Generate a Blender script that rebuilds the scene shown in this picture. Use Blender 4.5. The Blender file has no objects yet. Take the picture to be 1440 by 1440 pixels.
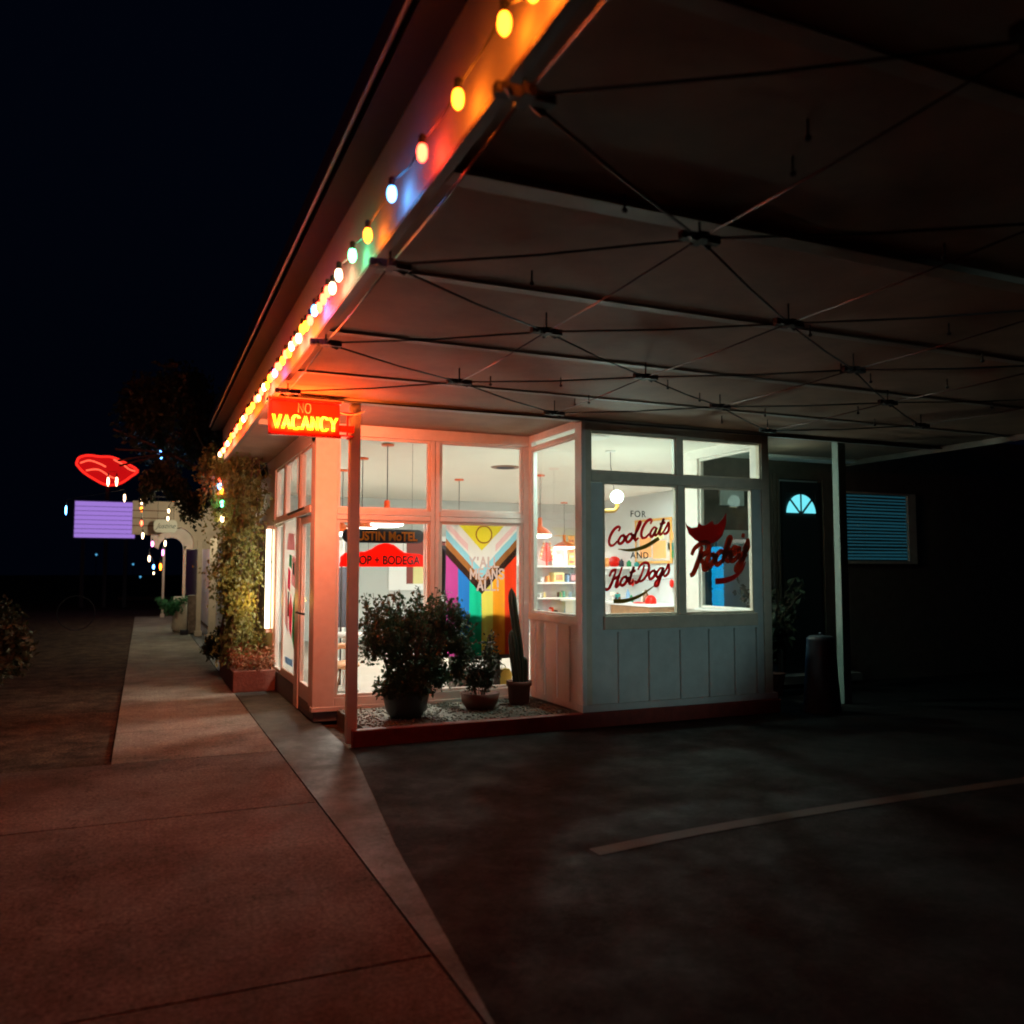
import bpy, math, random
from mathutils import Vector, Matrix
random.seed(7)
PI = math.pi
sc = bpy.context.scene
COL = sc.collection

# ------------------------------------------------------------------ helpers
class MB:
    def __init__(s): s.v = []; s.f = []; s.m = []
    def add(s, vs, fs, mi=0):
        o = len(s.v); s.v += [tuple(p) for p in vs]
        s.f += [tuple(i + o for i in f) for f in fs]; s.m += [mi] * len(fs)
        return s
    def box(s, x0, x1, y0, y1, z0, z1, mi=0):
        v = [(x0,y0,z0),(x1,y0,z0),(x1,y1,z0),(x0,y1,z0),(x0,y0,z1),(x1,y0,z1),(x1,y1,z1),(x0,y1,z1)]
        return s.add(v, [(0,3,2,1),(4,5,6,7),(0,1,5,4),(1,2,6,5),(2,3,7,6),(3,0,4,7)], mi)
    def tube(s, pts, r, n=8, squash=None, mi=0, closed=False):
        pts = [Vector(p) for p in pts]; N = len(pts); vs = []
        ref = None
        for i, p in enumerate(pts):
            a = pts[max(i-1,0)]; b = pts[min(i+1,N-1)]
            t = (b - a)
            if t.length < 1e-9: t = Vector((0,0,1))
            t.normalize()
            if ref is None:
                ref = Vector((0,1,0)) if abs(t.y) < .9 else Vector((1,0,0))
            u = t.cross(ref)
            if u.length < 1e-4: u = t.cross(Vector((1,0,0)))
            u.normalize(); w = u.cross(t).normalized(); ref = w
            rr = r[i] if isinstance(r, (list, tuple)) else r
            for k in range(n):
                th = 2*PI*k/n
                q = u*math.cos(th)*rr + w*math.sin(th)*rr
                if squash: q = Vector((q.x*squash[0], q.y*squash[1], q.z*squash[2]))
                vs.append(p + q)
        fs = []
        for i in range(N-1):
            for k in range(n):
                a = i*n+k; b = i*n+(k+1) % n
                fs.append((a, b, b+n, a+n))
        fs.append(tuple(range(n-1, -1, -1))); fs.append(tuple((N-1)*n+k for k in range(n)))
        return s.add(vs, fs, mi)
    def lathe(s, cx, cy, prof, n=24, mi=0, cap=True):
        vs = []; fs = []
        for r, z in prof:
            for k in range(n):
                th = 2*PI*k/n; vs.append((cx+r*math.cos(th), cy+r*math.sin(th), z))
        for i in range(len(prof)-1):
            for k in range(n):
                a = i*n+k; b = i*n+(k+1) % n
                fs.append((a, b, b+n, a+n))
        if cap:
            fs.append(tuple(range(n-1,-1,-1))); fs.append(tuple((len(prof)-1)*n+k for k in range(n)))
        return s.add(vs, fs, mi)
    def prism(s, poly, fn, d0, d1, mi=0):
        """poly of (u,v); fn(u,v,d)->xyz"""
        n = len(poly); vs = [fn(u,v,d0) for u,v in poly] + [fn(u,v,d1) for u,v in poly]
        fs = [tuple(range(n)), tuple(range(2*n-1, n-1, -1))]
        for i in range(n):
            j = (i+1) % n; fs.append((i, i+n, j+n, j))
        return s.add(vs, fs, mi)
    def ell(s, c, r, n=12, m=8, mi=0):
        vs = []; fs = []
        for i in range(m+1):
            ph = PI*i/m
            for k in range(n):
                th = 2*PI*k/n
                vs.append((c[0]+r[0]*math.sin(ph)*math.cos(th), c[1]+r[1]*math.sin(ph)*math.sin(th), c[2]+r[2]*math.cos(ph)))
        for i in range(m):
            for k in range(n):
                a = i*n+k; b = i*n+(k+1) % n
                fs.append((a, a+n, b+n, b))
        return s.add(vs, fs, mi)
    def build(s, name, mats, parent=None, smooth=False, bevel=0):
        if not isinstance(mats, (list, tuple)): mats = [mats]
        xs = [p[0] for p in s.v]; ys = [p[1] for p in s.v]; zs = [p[2] for p in s.v]
        org = Vector(((min(xs)+max(xs))/2, (min(ys)+max(ys))/2, min(zs)))
        me = bpy.data.meshes.new(name)
        me.from_pydata([tuple(Vector(p)-org) for p in s.v], [], s.f)
        for m in mats: me.materials.append(m)
        if len(mats) > 1: me.polygons.foreach_set('material_index', s.m)
        if smooth: me.polygons.foreach_set('use_smooth', [True]*len(me.polygons))
        me.update()
        o = bpy.data.objects.new(name, me); COL.objects.link(o)
        if parent: o.parent = parent; o.location = org - wl(parent)
        else: o.location = org
        if bevel:
            b = o.modifiers.new('bevel', 'BEVEL'); b.width = bevel; b.segments = 2; b.limit_method = 'ANGLE'
        return o
def wl(o):
    v = Vector(o.location)
    while o.parent: o = o.parent; v += Vector(o.location)
    return v
def thing(name, label, cat, loc, group=None):
    o = bpy.data.objects.new(name, None); COL.objects.link(o); o.location = loc
    return tag(o, label, cat, group)
def tag(o, label, cat, group=None):
    o['label'] = label; o['category'] = cat
    if group: o['group'] = group
    return o
def struct(o): o['kind'] = 'structure'; return o
def B(name, mat, parent, *boxes, bevel=0):
    m = MB()
    for b in boxes: m.box(*b)
    return m.build(name, mat, parent, bevel=bevel)
def copy_tree(o, parent=None):
    c = o.copy(); COL.objects.link(c)
    if parent: c.parent = parent
    for ch in [x for x in COL.objects if x.parent == o]: copy_tree(ch, c)
    return c
def smooth_path(pts, k=6, closed=False):
    P_ = [Vector(p) for p in pts]; out = []
    n = len(P_)
    for i in range(n-1):
        p0 = P_[max(i-1,0)]; p1 = P_[i]; p2 = P_[i+1]; p3 = P_[min(i+2,n-1)]
        for j in range(k):
            t = j/k
            out.append(0.5*((2*p1)+(-p0+p2)*t+(2*p0-5*p1+4*p2-p3)*t*t+(-p0+3*p1-3*p2+p3)*t**3))
    out.append(P_[-1]); return out

# ------------------------------------------------------------------ materials
def mat(name, col, rough=.6, metal=0, nscale=0, namt=.25, bump=0, bscale=60, spec=.5, col2=None, trans=0, rvar=0):
    m = bpy.data.materials.new(name); m.use_nodes = True
    nt = m.node_tree; b = nt.nodes['Principled BSDF']
    b.inputs['Base Color'].default_value = (*col, 1); b.inputs['Roughness'].default_value = rough
    b.inputs['Metallic'].default_value = metal; b.inputs['Specular IOR Level'].default_value = spec
    tc = nt.nodes.new('ShaderNodeTexCoord')
    if nscale:
        n = nt.nodes.new('ShaderNodeTexNoise'); n.inputs['Scale'].default_value = nscale; n.inputs['Detail'].default_value = 8
        n.inputs['Roughness'].default_value = .65
        nt.links.new(tc.outputs['Object'], n.inputs['Vector'])
        r = nt.nodes.new('ShaderNodeValToRGB')
        r.color_ramp.elements[0].position = .3; r.color_ramp.elements[1].position = .7
        c2 = col2 or tuple(c*(1-namt) for c in col)
        r.color_ramp.elements[0].color = (*c2, 1); r.color_ramp.elements[1].color = (*col, 1)
        nt.links.new(n.outputs['Fac'], r.inputs['Fac']); nt.links.new(r.outputs['Color'], b.inputs['Base Color'])
        if rvar:
            mr = nt.nodes.new('ShaderNodeMapRange'); mr.inputs['From Min'].default_value = .35; mr.inputs['From Max'].default_value = .65
            mr.inputs['To Min'].default_value = rough-rvar; mr.inputs['To Max'].default_value = rough+rvar
            nt.links.new(n.outputs['Fac'], mr.inputs['Value']); nt.links.new(mr.outputs['Result'], b.inputs['Roughness'])
    if bump:
        n2 = nt.nodes.new('ShaderNodeTexNoise'); n2.inputs['Scale'].default_value = bscale; n2.inputs['Detail'].default_value = 6
        nt.links.new(tc.outputs['Object'], n2.inputs['Vector'])
        bp = nt.nodes.new('ShaderNodeBump'); bp.inputs['Strength'].default_value = bump; bp.inputs['Distance'].default_value = .01
        nt.links.new(n2.outputs['Fac'], bp.inputs['Height']); nt.links.new(bp.outputs['Normal'], b.inputs['Normal'])
    if trans:
        t = nt.nodes.new('ShaderNodeBsdfTranslucent'); mx = nt.nodes.new('ShaderNodeMixShader'); mx.inputs[0].default_value = trans
        t.inputs['Color'].default_value = (*[min(1, c*1.6) for c in col], 1)
        nt.links.new(b.outputs[0], mx.inputs[1]); nt.links.new(t.outputs[0], mx.inputs[2])
        nt.links.new(mx.outputs[0], nt.nodes['Material Output'].inputs['Surface'])
    return m
def emit(name, col, s=1.0, base=(.02,.02,.02)):
    m = bpy.data.materials.new(name); m.use_nodes = True
    b = m.node_tree.nodes['Principled BSDF']; b.inputs['Base Color'].default_value = (*base, 1)
    b.inputs['Emission Color'].default_value = (*col, 1); b.inputs['Emission Strength'].default_value = s
    return m
def glassmat(name='window_glass', tint=(.95,.97,.96), k=.17):
    m = bpy.data.materials.new(name); m.use_nodes = True; nt = m.node_tree; nt.nodes.clear()
    o = nt.nodes.new('ShaderNodeOutputMaterial'); t = nt.nodes.new('ShaderNodeBsdfTransparent'); g = nt.nodes.new('ShaderNodeBsdfGlossy')
    t.inputs['Color'].default_value = (*tint, 1); g.inputs['Roughness'].default_value = .01; g.inputs['Color'].default_value = (1,1,1,1)
    f = nt.nodes.new('ShaderNodeFresnel'); f.inputs['IOR'].default_value = 1.45
    mt = nt.nodes.new('ShaderNodeMath'); mt.operation = 'MULTIPLY'; mt.inputs[1].default_value = k
    mx = nt.nodes.new('ShaderNodeMixShader')
    nt.links.new(f.outputs[0], mt.inputs[0]); nt.links.new(mt.outputs[0], mx.inputs[0])
    nt.links.new(t.outputs[0], mx.inputs[1]); nt.links.new(g.outputs[0], mx.inputs[2]); nt.links.new(mx.outputs[0], o.inputs['Surface'])
    return m
WHITE = mat('old_white_paint', (.72,.70,.66), .45, nscale=5, namt=.16, bump=.15, bscale=90)
TRIM = mat('white_trim_paint', (.76,.73,.68), .4, nscale=9, namt=.14, bump=.1, bscale=70)
TRIMG = mat('grey_green_trim_paint', (.66,.58,.46), .45, nscale=9, namt=.2, bump=.1, bscale=70)
PANELG = mat('grey_green_panel_paint', (.58,.63,.61), .5, nscale=6, namt=.18, bump=.15, bscale=60)
CEIL = mat('canopy_ceiling_paint', (.28,.16,.10), .8, nscale=1.6, namt=.42, bump=.25, bscale=14)
BEAM = mat('canopy_beam_paint', (.30,.27,.23), .6, nscale=6, namt=.3)
BATT = mat('ceiling_batten_paint', (.26,.21,.17), .6, nscale=6, namt=.3)
FASC = mat('fascia_paint', (.70,.68,.66), .5, nscale=4, namt=.15)
GUTT = mat('dark_gutter', (.018,.017,.02), .9, spec=.1)
DRIP = mat('galvanised_drip_edge', (.26,.29,.36), .9, 0, nscale=8, spec=.1)
ROD = mat('black_painted_steel', (.018,.014,.014), .6, spec=.25)
RODS = mat('bare_steel_rod', (.09,.05,.05), .3, .7)
def groundmat(name, col, dark, rough, speck, crackw, crscale, stainscale, bump=.6, spec=.3):
    m = bpy.data.materials.new(name); m.use_nodes = True; nt = m.node_tree; b = nt.nodes['Principled BSDF']; N = nt.nodes.new; K = nt.links.new
    tc = N('ShaderNodeTexCoord'); geo = N('ShaderNodeNewGeometry')
    def noise(sc_, det=6, rg=.6):
        n = N('ShaderNodeTexNoise'); n.inputs['Scale'].default_value = sc_; n.inputs['Detail'].default_value = det; n.inputs['Roughness'].default_value = rg
        K(geo.outputs['Position'], n.inputs['Vector']); return n
    def ramp(src, p0, p1, c0, c1):
        q = N('ShaderNodeValToRGB'); q.color_ramp.elements[0].position = p0; q.color_ramp.elements[1].position = p1
        q.color_ramp.elements[0].color = (*c0,1); q.color_ramp.elements[1].color = (*c1,1); K(src, q.inputs['Fac']); return q
    def mul(a, b_, f=1):
        x = N('ShaderNodeMix'); x.data_type = 'RGBA'; x.blend_type = 'MULTIPLY'; x.inputs[0].default_value = f; K(a, x.inputs[6]); K(b_, x.inputs[7]); return x.outputs[2]
    st = ramp(noise(stainscale, 9, .7).outputs['Fac'], .38, .62, dark, col)
    fine = ramp(noise(48, 6, .85).outputs['Fac'], .40, .60, (1-speck,)*3, (1+speck*.0,)*3)
    c = mul(st.outputs['Color'], fine.outputs['Color'])
    sp = ramp(noise(23, 8, .85).outputs['Fac'], .36, .52, (.38,.36,.35), (1,1,1)); c = mul(c, sp.outputs['Color'], .85)
    v = N('ShaderNodeTexVoronoi'); v.feature = 'DISTANCE_TO_EDGE'; v.inputs['Scale'].default_value = crscale
    wn = noise(2.2, 5, .7); va = N('ShaderNodeVectorMath'); va.operation = 'ADD'; vs2 = N('ShaderNodeVectorMath'); vs2.operation = 'SCALE'; vs2.inputs['Scale'].default_value = .9
    K(wn.outputs['Color'], vs2.inputs[0]); K(vs2.outputs[0], va.inputs[0]); K(geo.outputs['Position'], va.inputs[1]); K(va.outputs[0], v.inputs['Vector'])
    cr = ramp(v.outputs['Distance'], 0, crackw, (.25,.25,.25), (1,1,1)); c = mul(c, cr.outputs['Color'], .9)
    K(c, b.inputs['Base Color']); b.inputs['Specular IOR Level'].default_value = spec
    rr = N('ShaderNodeMapRange'); rr.inputs['From Min'].default_value = .35; rr.inputs['From Max'].default_value = .65; rr.inputs['To Min'].default_value = rough-.15; rr.inputs['To Max'].default_value = rough+.15
    K(noise(stainscale*1.7, 7, .7).outputs['Fac'], rr.inputs['Value']); K(rr.outputs[0], b.inputs['Roughness'])
    bp = N('ShaderNodeBump'); bp.inputs['Strength'].default_value = bump; bp.inputs['Distance'].default_value = .006
    K(noise(110, 4, .75).outputs['Fac'], bp.inputs['Height']); K(bp.outputs['Normal'], b.inputs['Normal'])
    return m
ASPH = groundmat('asphalt', (.019,.016,.015), (.008,.007,.007), .85, .8, .012, .45, 1.3, 1.0, .16)
CONC = groundmat('sidewalk_concrete', (.24,.20,.175), (.12,.095,.08), .85, .7, .004, .38, 1.1, .9, .15)
CONCF = groundmat('worn_path_concrete', (.36,.34,.28), (.20,.185,.15), .85, .6, .004, .38, 1.5, .9, .15)
CONC2 = groundmat('damp_concrete', (.075,.078,.07), (.028,.029,.026), .6, .6, .008, .6, 1.9, .6, .2)
DIRT = groundmat('sandy_ground', (.17,.12,.08), (.06,.042,.03), .95, .85, .0005, .2, 3.5, 1.2, .05)
GRAV = mat('bed_gravel', (.14,.135,.105), .9, nscale=55, namt=.75, bump=1, bscale=60)
STONE = mat('pebble', (.19,.185,.15), .8, nscale=9, namt=.5)
REDC = mat('red_kerb_paint', (.24,.035,.022), .5, nscale=12, namt=.4, bump=.3)
KERB = mat('worn_yellow_line_paint', (.045,.028,.014), .85, nscale=5, col2=(.022,.018,.015), bump=.4)
SKIRT = mat('grey_blue_plinth_paint', (.16,.20,.24), .6, nscale=6)
INW = mat('shop_wall_paint', (.50,.53,.52), .7, nscale=2, namt=.06)
INC = mat('shop_ceiling_paint', (.84,.81,.74), .8, nscale=2, namt=.05)
INF = mat('shop_floor', (.24,.21,.18), .5, nscale=3, namt=.2)
GLASS = glassmat(); GLASS2 = glassmat('side_glass', (.95,.97,.96), .02)
LAMPO = mat('orange_enamel', (.75,.13,.03), .35)
LAMPON = emit('lamp_diffuser_glow', (1,.91,.79), 190)
GLOBE = emit('globe_lamp_glow', (.74,1,.86), 260)
BRASS = mat('ochre_pipe', (.65,.33,.08), .35, .2)
DARK = mat('dark_cloth', (.03,.028,.04), .85, nscale=20)
BROWN = mat('brown_wood', (.22,.10,.05), .5, nscale=14, namt=.4)
DKWOOD = mat('dark_stained_wood', (.055,.035,.025), .5, nscale=12, namt=.4)
SHELFM = mat('white_laminate', (.80,.81,.80), .4)
LEAF = mat('bush_leaf', (.03,.085,.04), .55, nscale=5, col2=(.035,.05,.022), trans=.15)
LEAFV = mat('vine_leaf', (.19,.21,.07), .5, nscale=6, namt=.5, trans=.35)
LEAFD = mat('dark_leaf', (.035,.05,.022), .6, nscale=6, namt=.5, trans=.15)
LEAFR = mat('red_flower_leaf', (.30,.08,.04), .6, nscale=20, col2=(.10,.10,.04), trans=.2)
STEM = mat('woody_stem', (.12,.085,.055), .8, nscale=20)
CACT = mat('cactus_skin', (.03,.05,.03), .28, nscale=10)
TERRA = mat('terracotta', (.16,.05,.03), .7, nscale=10)
POTB = mat('blue_grey_glazed_pot', (.05,.08,.09), .35, nscale=6, namt=.4)
SOIL = mat('soil', (.05,.035,.025), .95)
BLACK = mat('black_letter_paint', (.012,.01,.012), .5)
CORD = mat('dark_cord', (.03,.02,.02), .5)
DOORT = mat('dark_green_door_paint', (.02,.03,.03), .5)
PORCH = mat('porch_board_stain', (.14,.11,.08), .7, nscale=7, namt=.4)

# ------------------------------------------------------------------ world, camera
w = bpy.data.worlds.new('World'); sc.world = w; w.use_nodes = True
nt = w.node_tree; bg = nt.nodes['Background']
sky = nt.nodes.new('ShaderNodeTexSky'); sky.sky_type = 'NISHITA'; sky.sun_disc = False
sky.sun_elevation = math.radians(-4.5); sky.sun_rotation = math.radians(200)
tn = nt.nodes.new('ShaderNodeMix'); tn.data_type = 'RGBA'; tn.blend_type = 'MULTIPLY'; tn.inputs[0].default_value = 1; tn.inputs[7].default_value = (.25,.5,1,1)
nt.links.new(sky.outputs[0], tn.inputs[6]); ad = nt.nodes.new('ShaderNodeMix'); ad.data_type = 'RGBA'; ad.blend_type = 'ADD'; ad.inputs[0].default_value = 1; ad.inputs[7].default_value = (.004,.010,.035,1)
nt.links.new(tn.outputs[2], ad.inputs[6]); nt.links.new(ad.outputs[2], bg.inputs['Color']); bg.inputs['Strength'].default_value = .055
sc.view_settings.view_transform = 'Standard'; sc.view_settings.look = 'None'
sc.view_settings.exposure = .35; sc.view_settings.gamma = 1; sc.view_settings.use_curve_mapping = False
cam = bpy.data.cameras.new('camera'); co = bpy.data.objects.new('camera', cam); COL.objects.link(co)
cam.sensor_width = 36; cam.lens = 36*1195.8/1440; cam.clip_end = 2000
yaw, pitch = .40929, .06956
co.location = (0,0,1.55); co.rotation_euler = (PI/2+pitch, 0, -yaw)
cam.dof.use_dof = True; cam.dof.focus_distance = 9.0; cam.dof.aperture_fstop = 1.6
sc.camera = co
sc.cycles.max_bounces = 8; sc.cycles.diffuse_bounces = 4; sc.cycles.transparent_max_bounces = 16
sc.cycles.glossy_bounces = 3; sc.cycles.use_denoising = True; sc.cycles.sample_clamp_indirect = 6; sc.cycles.sample_clamp_direct = 5.5; sc.cycles.filter_width = 1.9
sc.cycles.caustics_reflective = False; sc.cycles.caustics_refractive = False

# ------------------------------------------------------------------ ground
def sheet(name, poly, z, m, thick=None):
    mb = MB()
    if thick: mb.prism(poly[::-1], lambda u,v,d: (u,v,d), z, z-thick)
    else: mb.add([(x,y,z) for x,y in poly], [tuple(range(len(poly)))])
    return struct(mb.build(name, m))
sheet('ground', [(-300,-300),(300,-300),(300,400),(-300,400)], -.045, DIRT)
sheet('driveway', [(1.14,-12),(30,-12),(30,12),(6.52,12),(6.52,7.605),(1.73,7.605),(1.71,7.3),(1.37,4.8),(1.14,2.6)], -.012, ASPH)
# concrete walk cast in slabs
mb = MB()
for y0, y1 in ((7.68,9.1),(9.11,11.3),(11.31,13.6),(13.61,16),(16.01,18.5),(18.51,21),(21.01,24),(24.01,27),(27.01,32)):
    mb.box(-.19,1.12,y0,y1,-.07,0)
struct(mb.build('sidewalk', CONCF, bevel=.004))
mb = MB()
for y0, y1 in ((5.9,7.67),(3.4,5.89),(.9,3.39),(-3,.89)):
    mb.box(-7,1.12 if y0 > 2 else 1.12,y0,y1,-.07,.0)
struct(mb.build('concrete_apron', CONC, bevel=.004))
sheet('threshold_pavement', [(1.13,2.6),(1.36,4.8),(1.70,7.3),(1.715,8.9),(1.64,8.9),(1.64,30),(1.13,30)], 0, CONC2, .06)
B2 = MB().box(1.76,6.56,7.6,7.7,-.05,.135)
struct(B2.build('red_kerb', REDC, bevel=.012))
mb = MB(); mb.box(1.9,4.09,7.7,8.94,-.05,.115); struct(mb.build('planting_bed', GRAV))
peb = MB()
for i in range(900):
    x = random.uniform(1.92,4.07); y = random.uniform(7.72,8.92); r = random.uniform(.008,.02)
    peb.ell((x,y,.115+r*.3), (r,r*random.uniform(.7,1.2),r*.6), 6, 4)
o = peb.build('gravel', STONE, smooth=True); o['kind'] = 'stuff'
mb = MB()
for i in range(40):
    xa = 2.35+i*.5; xb = xa+.5
    fy = lambda x: 4.20+.26*(1-math.exp(-(x-2.3)*.7))-.02*(x-2.3)
    mb.add([(xa,fy(xa),-.008),(xb,fy(xb),-.008),(xb,fy(xb)+.12,-.008),(xa,fy(xa)+.12,-.008)], [(0,1,2,3)])
struct(mb.build('painted_stripe', KERB))

# ------------------------------------------------------------------ canopy roof
cn = thing('canopy_roof', 'flat white driveway canopy with panelled ceiling and bulb-lit left fascia', 'canopy', (4,4,3))
cl = MB(); ys = [-3,-.6,.63,1.85,3.06,4.25,5.5,6.7,7.62]
for a, b in zip(ys[:-1], ys[1:]): cl.box(1.037,9.2,a+.004,b-.004,3.12,3.15)
cl.box(1.037,9.2,7.72,9.3,3.12,3.15); cl.box(1.037,1.64,9.3,12.7,3.12,3.15)
cl.build('ceiling_panels', CEIL, cn)
for y in ys[1:-1]:
    wd = .035 if y != 3.06 else .055
    B('batten', BATT, cn, (1.06,9.2,y-wd,y+wd,3.109 if y != 3.06 else 3.085,3.119))
B('beam', BEAM, cn, (1.06,9.2,7.62,7.72,3.088,3.14))
B('beam', BEAM, cn, (1.06,1.64,9.0,9.08,3.065,3.118))
B('fascia', FASC, cn, (1.0,1.035,-3,12.7,3.085,3.56))
B('fascia_rail', mat('brown_rail_paint',(.10,.065,.05),.6), cn, (.995,1.04,-3,12.7,3.065,3.083))
B('gutter_board', GUTT, cn, (.84,.995,-3,12.7,3.55,3.585))
B('drip_edge', DRIP, cn, (.815,.838,-3,12.75,3.60,3.72))
B('roof_deck', GUTT, cn, (.84,9.3,-3,8.95,3.60,3.69), (.84,1.6,8.95,12.7,3.60,3.69))
B('end_fascia', BATT, cn, (9.201,9.24,-3,9.2,3.05,3.56))
pst = B('post', TRIM, cn, (1.725,1.82,7.705,7.80,0.0,3.087), bevel=.006)
B('post', mat('dull_grey_green_paint', (.17,.21,.18), .6), cn, (7.62,7.74,7.74,7.84,-.01,3.119), bevel=.006)
B('post', TRIM, cn, (8.9,9.02,-2.6,-2.5,-.01,3.119), bevel=.006)

# steel rod lattice under the ceiling
rt = thing('rod_lattice', 'black folding steel rod lattice hung beneath the canopy ceiling', 'rod lattice', (3.5,4.5,3))
nodes = {}
for i in range(0, 6):
    for j in range(-3, 4):
        y = 5.40+1.55*j + (0 if i % 2 == 0 else -.85+.02)
        if y > 7.2: continue
        nodes[(i,j)] = (1.04 if i == 0 else .98+1.23*i, y, 3.0 if (i+j) % 2 else 3.01)
rods = 0
def rodpart(a, b, m=ROD, r=.008):
    global rods
    a = Vector(a); b = Vector(b); d = (b-a).normalized()*.03
    mid = (a+b)/2 - Vector((0,0,.012))
    MB().tube([a+d, mid, b-d], r*.75, 6).build('rod', m, rt, smooth=True)
for (i,j), p in nodes.items():
    h = MB()
    h.box(p[0]-.10,p[0]+.10,p[1]-.018,p[1]+.018,p[2]-.016,p[2]+.02)
    h.box(p[0]-.02,p[0]+.02,p[1]-.045,p[1]+.045,p[2]-.0175,p[2]+.0175)
    for s_ in (-1,1):
        h.tube([(p[0]+s_*.03,p[1]+.02,p[2]),(p[0]+s_*.085,p[1]+.05*s_,p[2]-.01)], .014, 6)
    h.tube([(p[0],p[1],p[2]+.01),(p[0],p[1],3.119)], .005, 5)
    h.build('hub', ROD, rt)
    if (i,j+1) in nodes: rodpart(p, nodes[(i,j+1)], RODS, .006)
    if i+1 < 6:
        for jj in ((j, j+1) if i % 2 == 0 else (j, j-1)):
            if (i+1,jj) in nodes: rodpart(p, nodes[(i+1,jj)])
for i in range(34):
    x = random.uniform(1.4,7.5); y = random.uniform(0,7.2)
    MB().tube([(x,y,3.119),(x,y,3.055)], .005, 6).ell((x,y,3.05), (.014,.014,.012), 6, 4).build('hook', ROD, rt)
# conduit and wires just ahead of the facade
MB().tube([(1.1,7.3,3.03),(3.4,7.12,3.0),(5.9,7.3,3.02),(8.9,7.35,3.04)], .006, 6).build('wire', ROD, rt)
MB().tube([(1.1,7.45,3.06),(3.4,7.4,3.05),(5.9,7.45,3.05),(8.9,7.5,3.06)], .006, 6).build('wire', ROD, rt)

# ------------------------------------------------------------------ shop building
sh = thing('shop_building', 'white motel corner shop with big lit windows and board bay', 'shop', (3.5,9,0))
FZ = .15
B('floor', INF, sh, (1.66,9.2,9.0,17.5,.05,FZ), (4.15,6.45,7.7,8.999,.05,FZ))
B('ceiling', INC, sh, (1.66,9.2,9.0,17.5,3.085,3.119), (4.15,6.45,7.73,8.999,3.085,3.118))
B('roof', GUTT, sh, (1.6,9.4,8.96,17.7,3.5,3.6))
B('back_wall', INW, sh, (1.6,9.3,17.5,17.62,0,3.5))
B('right_wall', INW, sh, (9.2,9.32,9.42,17.5,0,3.5))
# left outer wall
LX0, LX1 = 1.64, 1.72
B('left_wall', WHITE, sh, (1.64,1.72,12.7,17.5,0,3.1), (1.64,1.72,9.0,17.5,2.93,3.12), (1.64,1.72,11.95,12.7,.25,2.93), bevel=0)
B('plinth', SKIRT, sh, (1.65,1.73,10.18,17.5,0,.24))
B('corner_column', TRIM, sh, (1.64,1.87,8.95,9.2,.14,3.084), bevel=.006)
B('sill_beam', TRIM, sh, (1.63,4.1,8.935,9.05,.10,.148), (1.871,4.1,8.95,9.03,.149,.235), bevel=.004)
B('step', SKIRT, sh, (1.66,1.90,8.97,10.15,0,.099))
B('head_beam', TRIM, sh, (1.871,4.099,8.94,9.04,2.995,3.117), bevel=.004)
def win(label, x0,x1,y,z0,z1, fr=.03, plane='y', m=TRIM, d=.05):
    f = MB()
    if plane == 'y':
        for q in ((x0,x0+fr,y,y+d,z0,z1),(x1-fr,x1,y,y+d,z0,z1),(x0+fr,x1-fr,y,y+d,z0,z0+fr),(x0+fr,x1-fr,y,y+d,z1-fr,z1)): f.box(*q)
    else:
        for q in ((y,y+d,x0,x0+fr,z0,z1),(y,y+d,x1-fr,x1,z0,z1),(y,y+d,x0+fr,x1-fr,z0,z0+fr),(y,y+d,x0+fr,x1-fr,z1-fr,z1)): f.box(*q)
    o = f.build('window', m, sh, bevel=.004)
    g = MB()
    if plane == 'y': g.box(x0+fr-.002,x1-fr+.002,y+d*.5,y+d*.5+.006,z0+fr-.002,z1-fr+.002)
    else: g.box(y+d*.5,y+d*.5+.006,x0+fr-.002,x1-fr+.002,z0+fr-.002,z1-fr+.002)
    g.build('pane', GLASS, o)
    if label: o['label'] = label
    return o
# flag facade
B('mullion', TRIM, sh, (2.905,2.953,8.955,9.035,.236,2.994), (2.961,3.013,8.955,9.035,.236,2.994), (2.953,2.961,8.97,9.03,.236,2.994), bevel=.003)
B('transom', TRIM, sh, (1.872,2.904,8.955,9.035,2.10,2.15), (1.872,2.904,8.95,9.035,2.156,2.205),
  (3.014,4.03,8.955,9.035,2.10,2.15), (3.014,4.03,8.95,9.035,2.156,2.205), bevel=.003)
B('door_jamb', TRIM, sh, (4.031,4.099,8.955,9.035,.236,2.994), bevel=.003)
win(None, 1.873,2.903,8.97,2.207,2.993); win(None, 3.015,4.029,8.97,2.207,2.993)
win(None, 1.873,2.903,8.97,.237,2.098, .03); win(None, 3.015,4.029,8.97,.237,2.098, .03)
B('blind_stile', SHELFM, sh, (2.87,2.915,9.06,9.1,.3,2.09))
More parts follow.
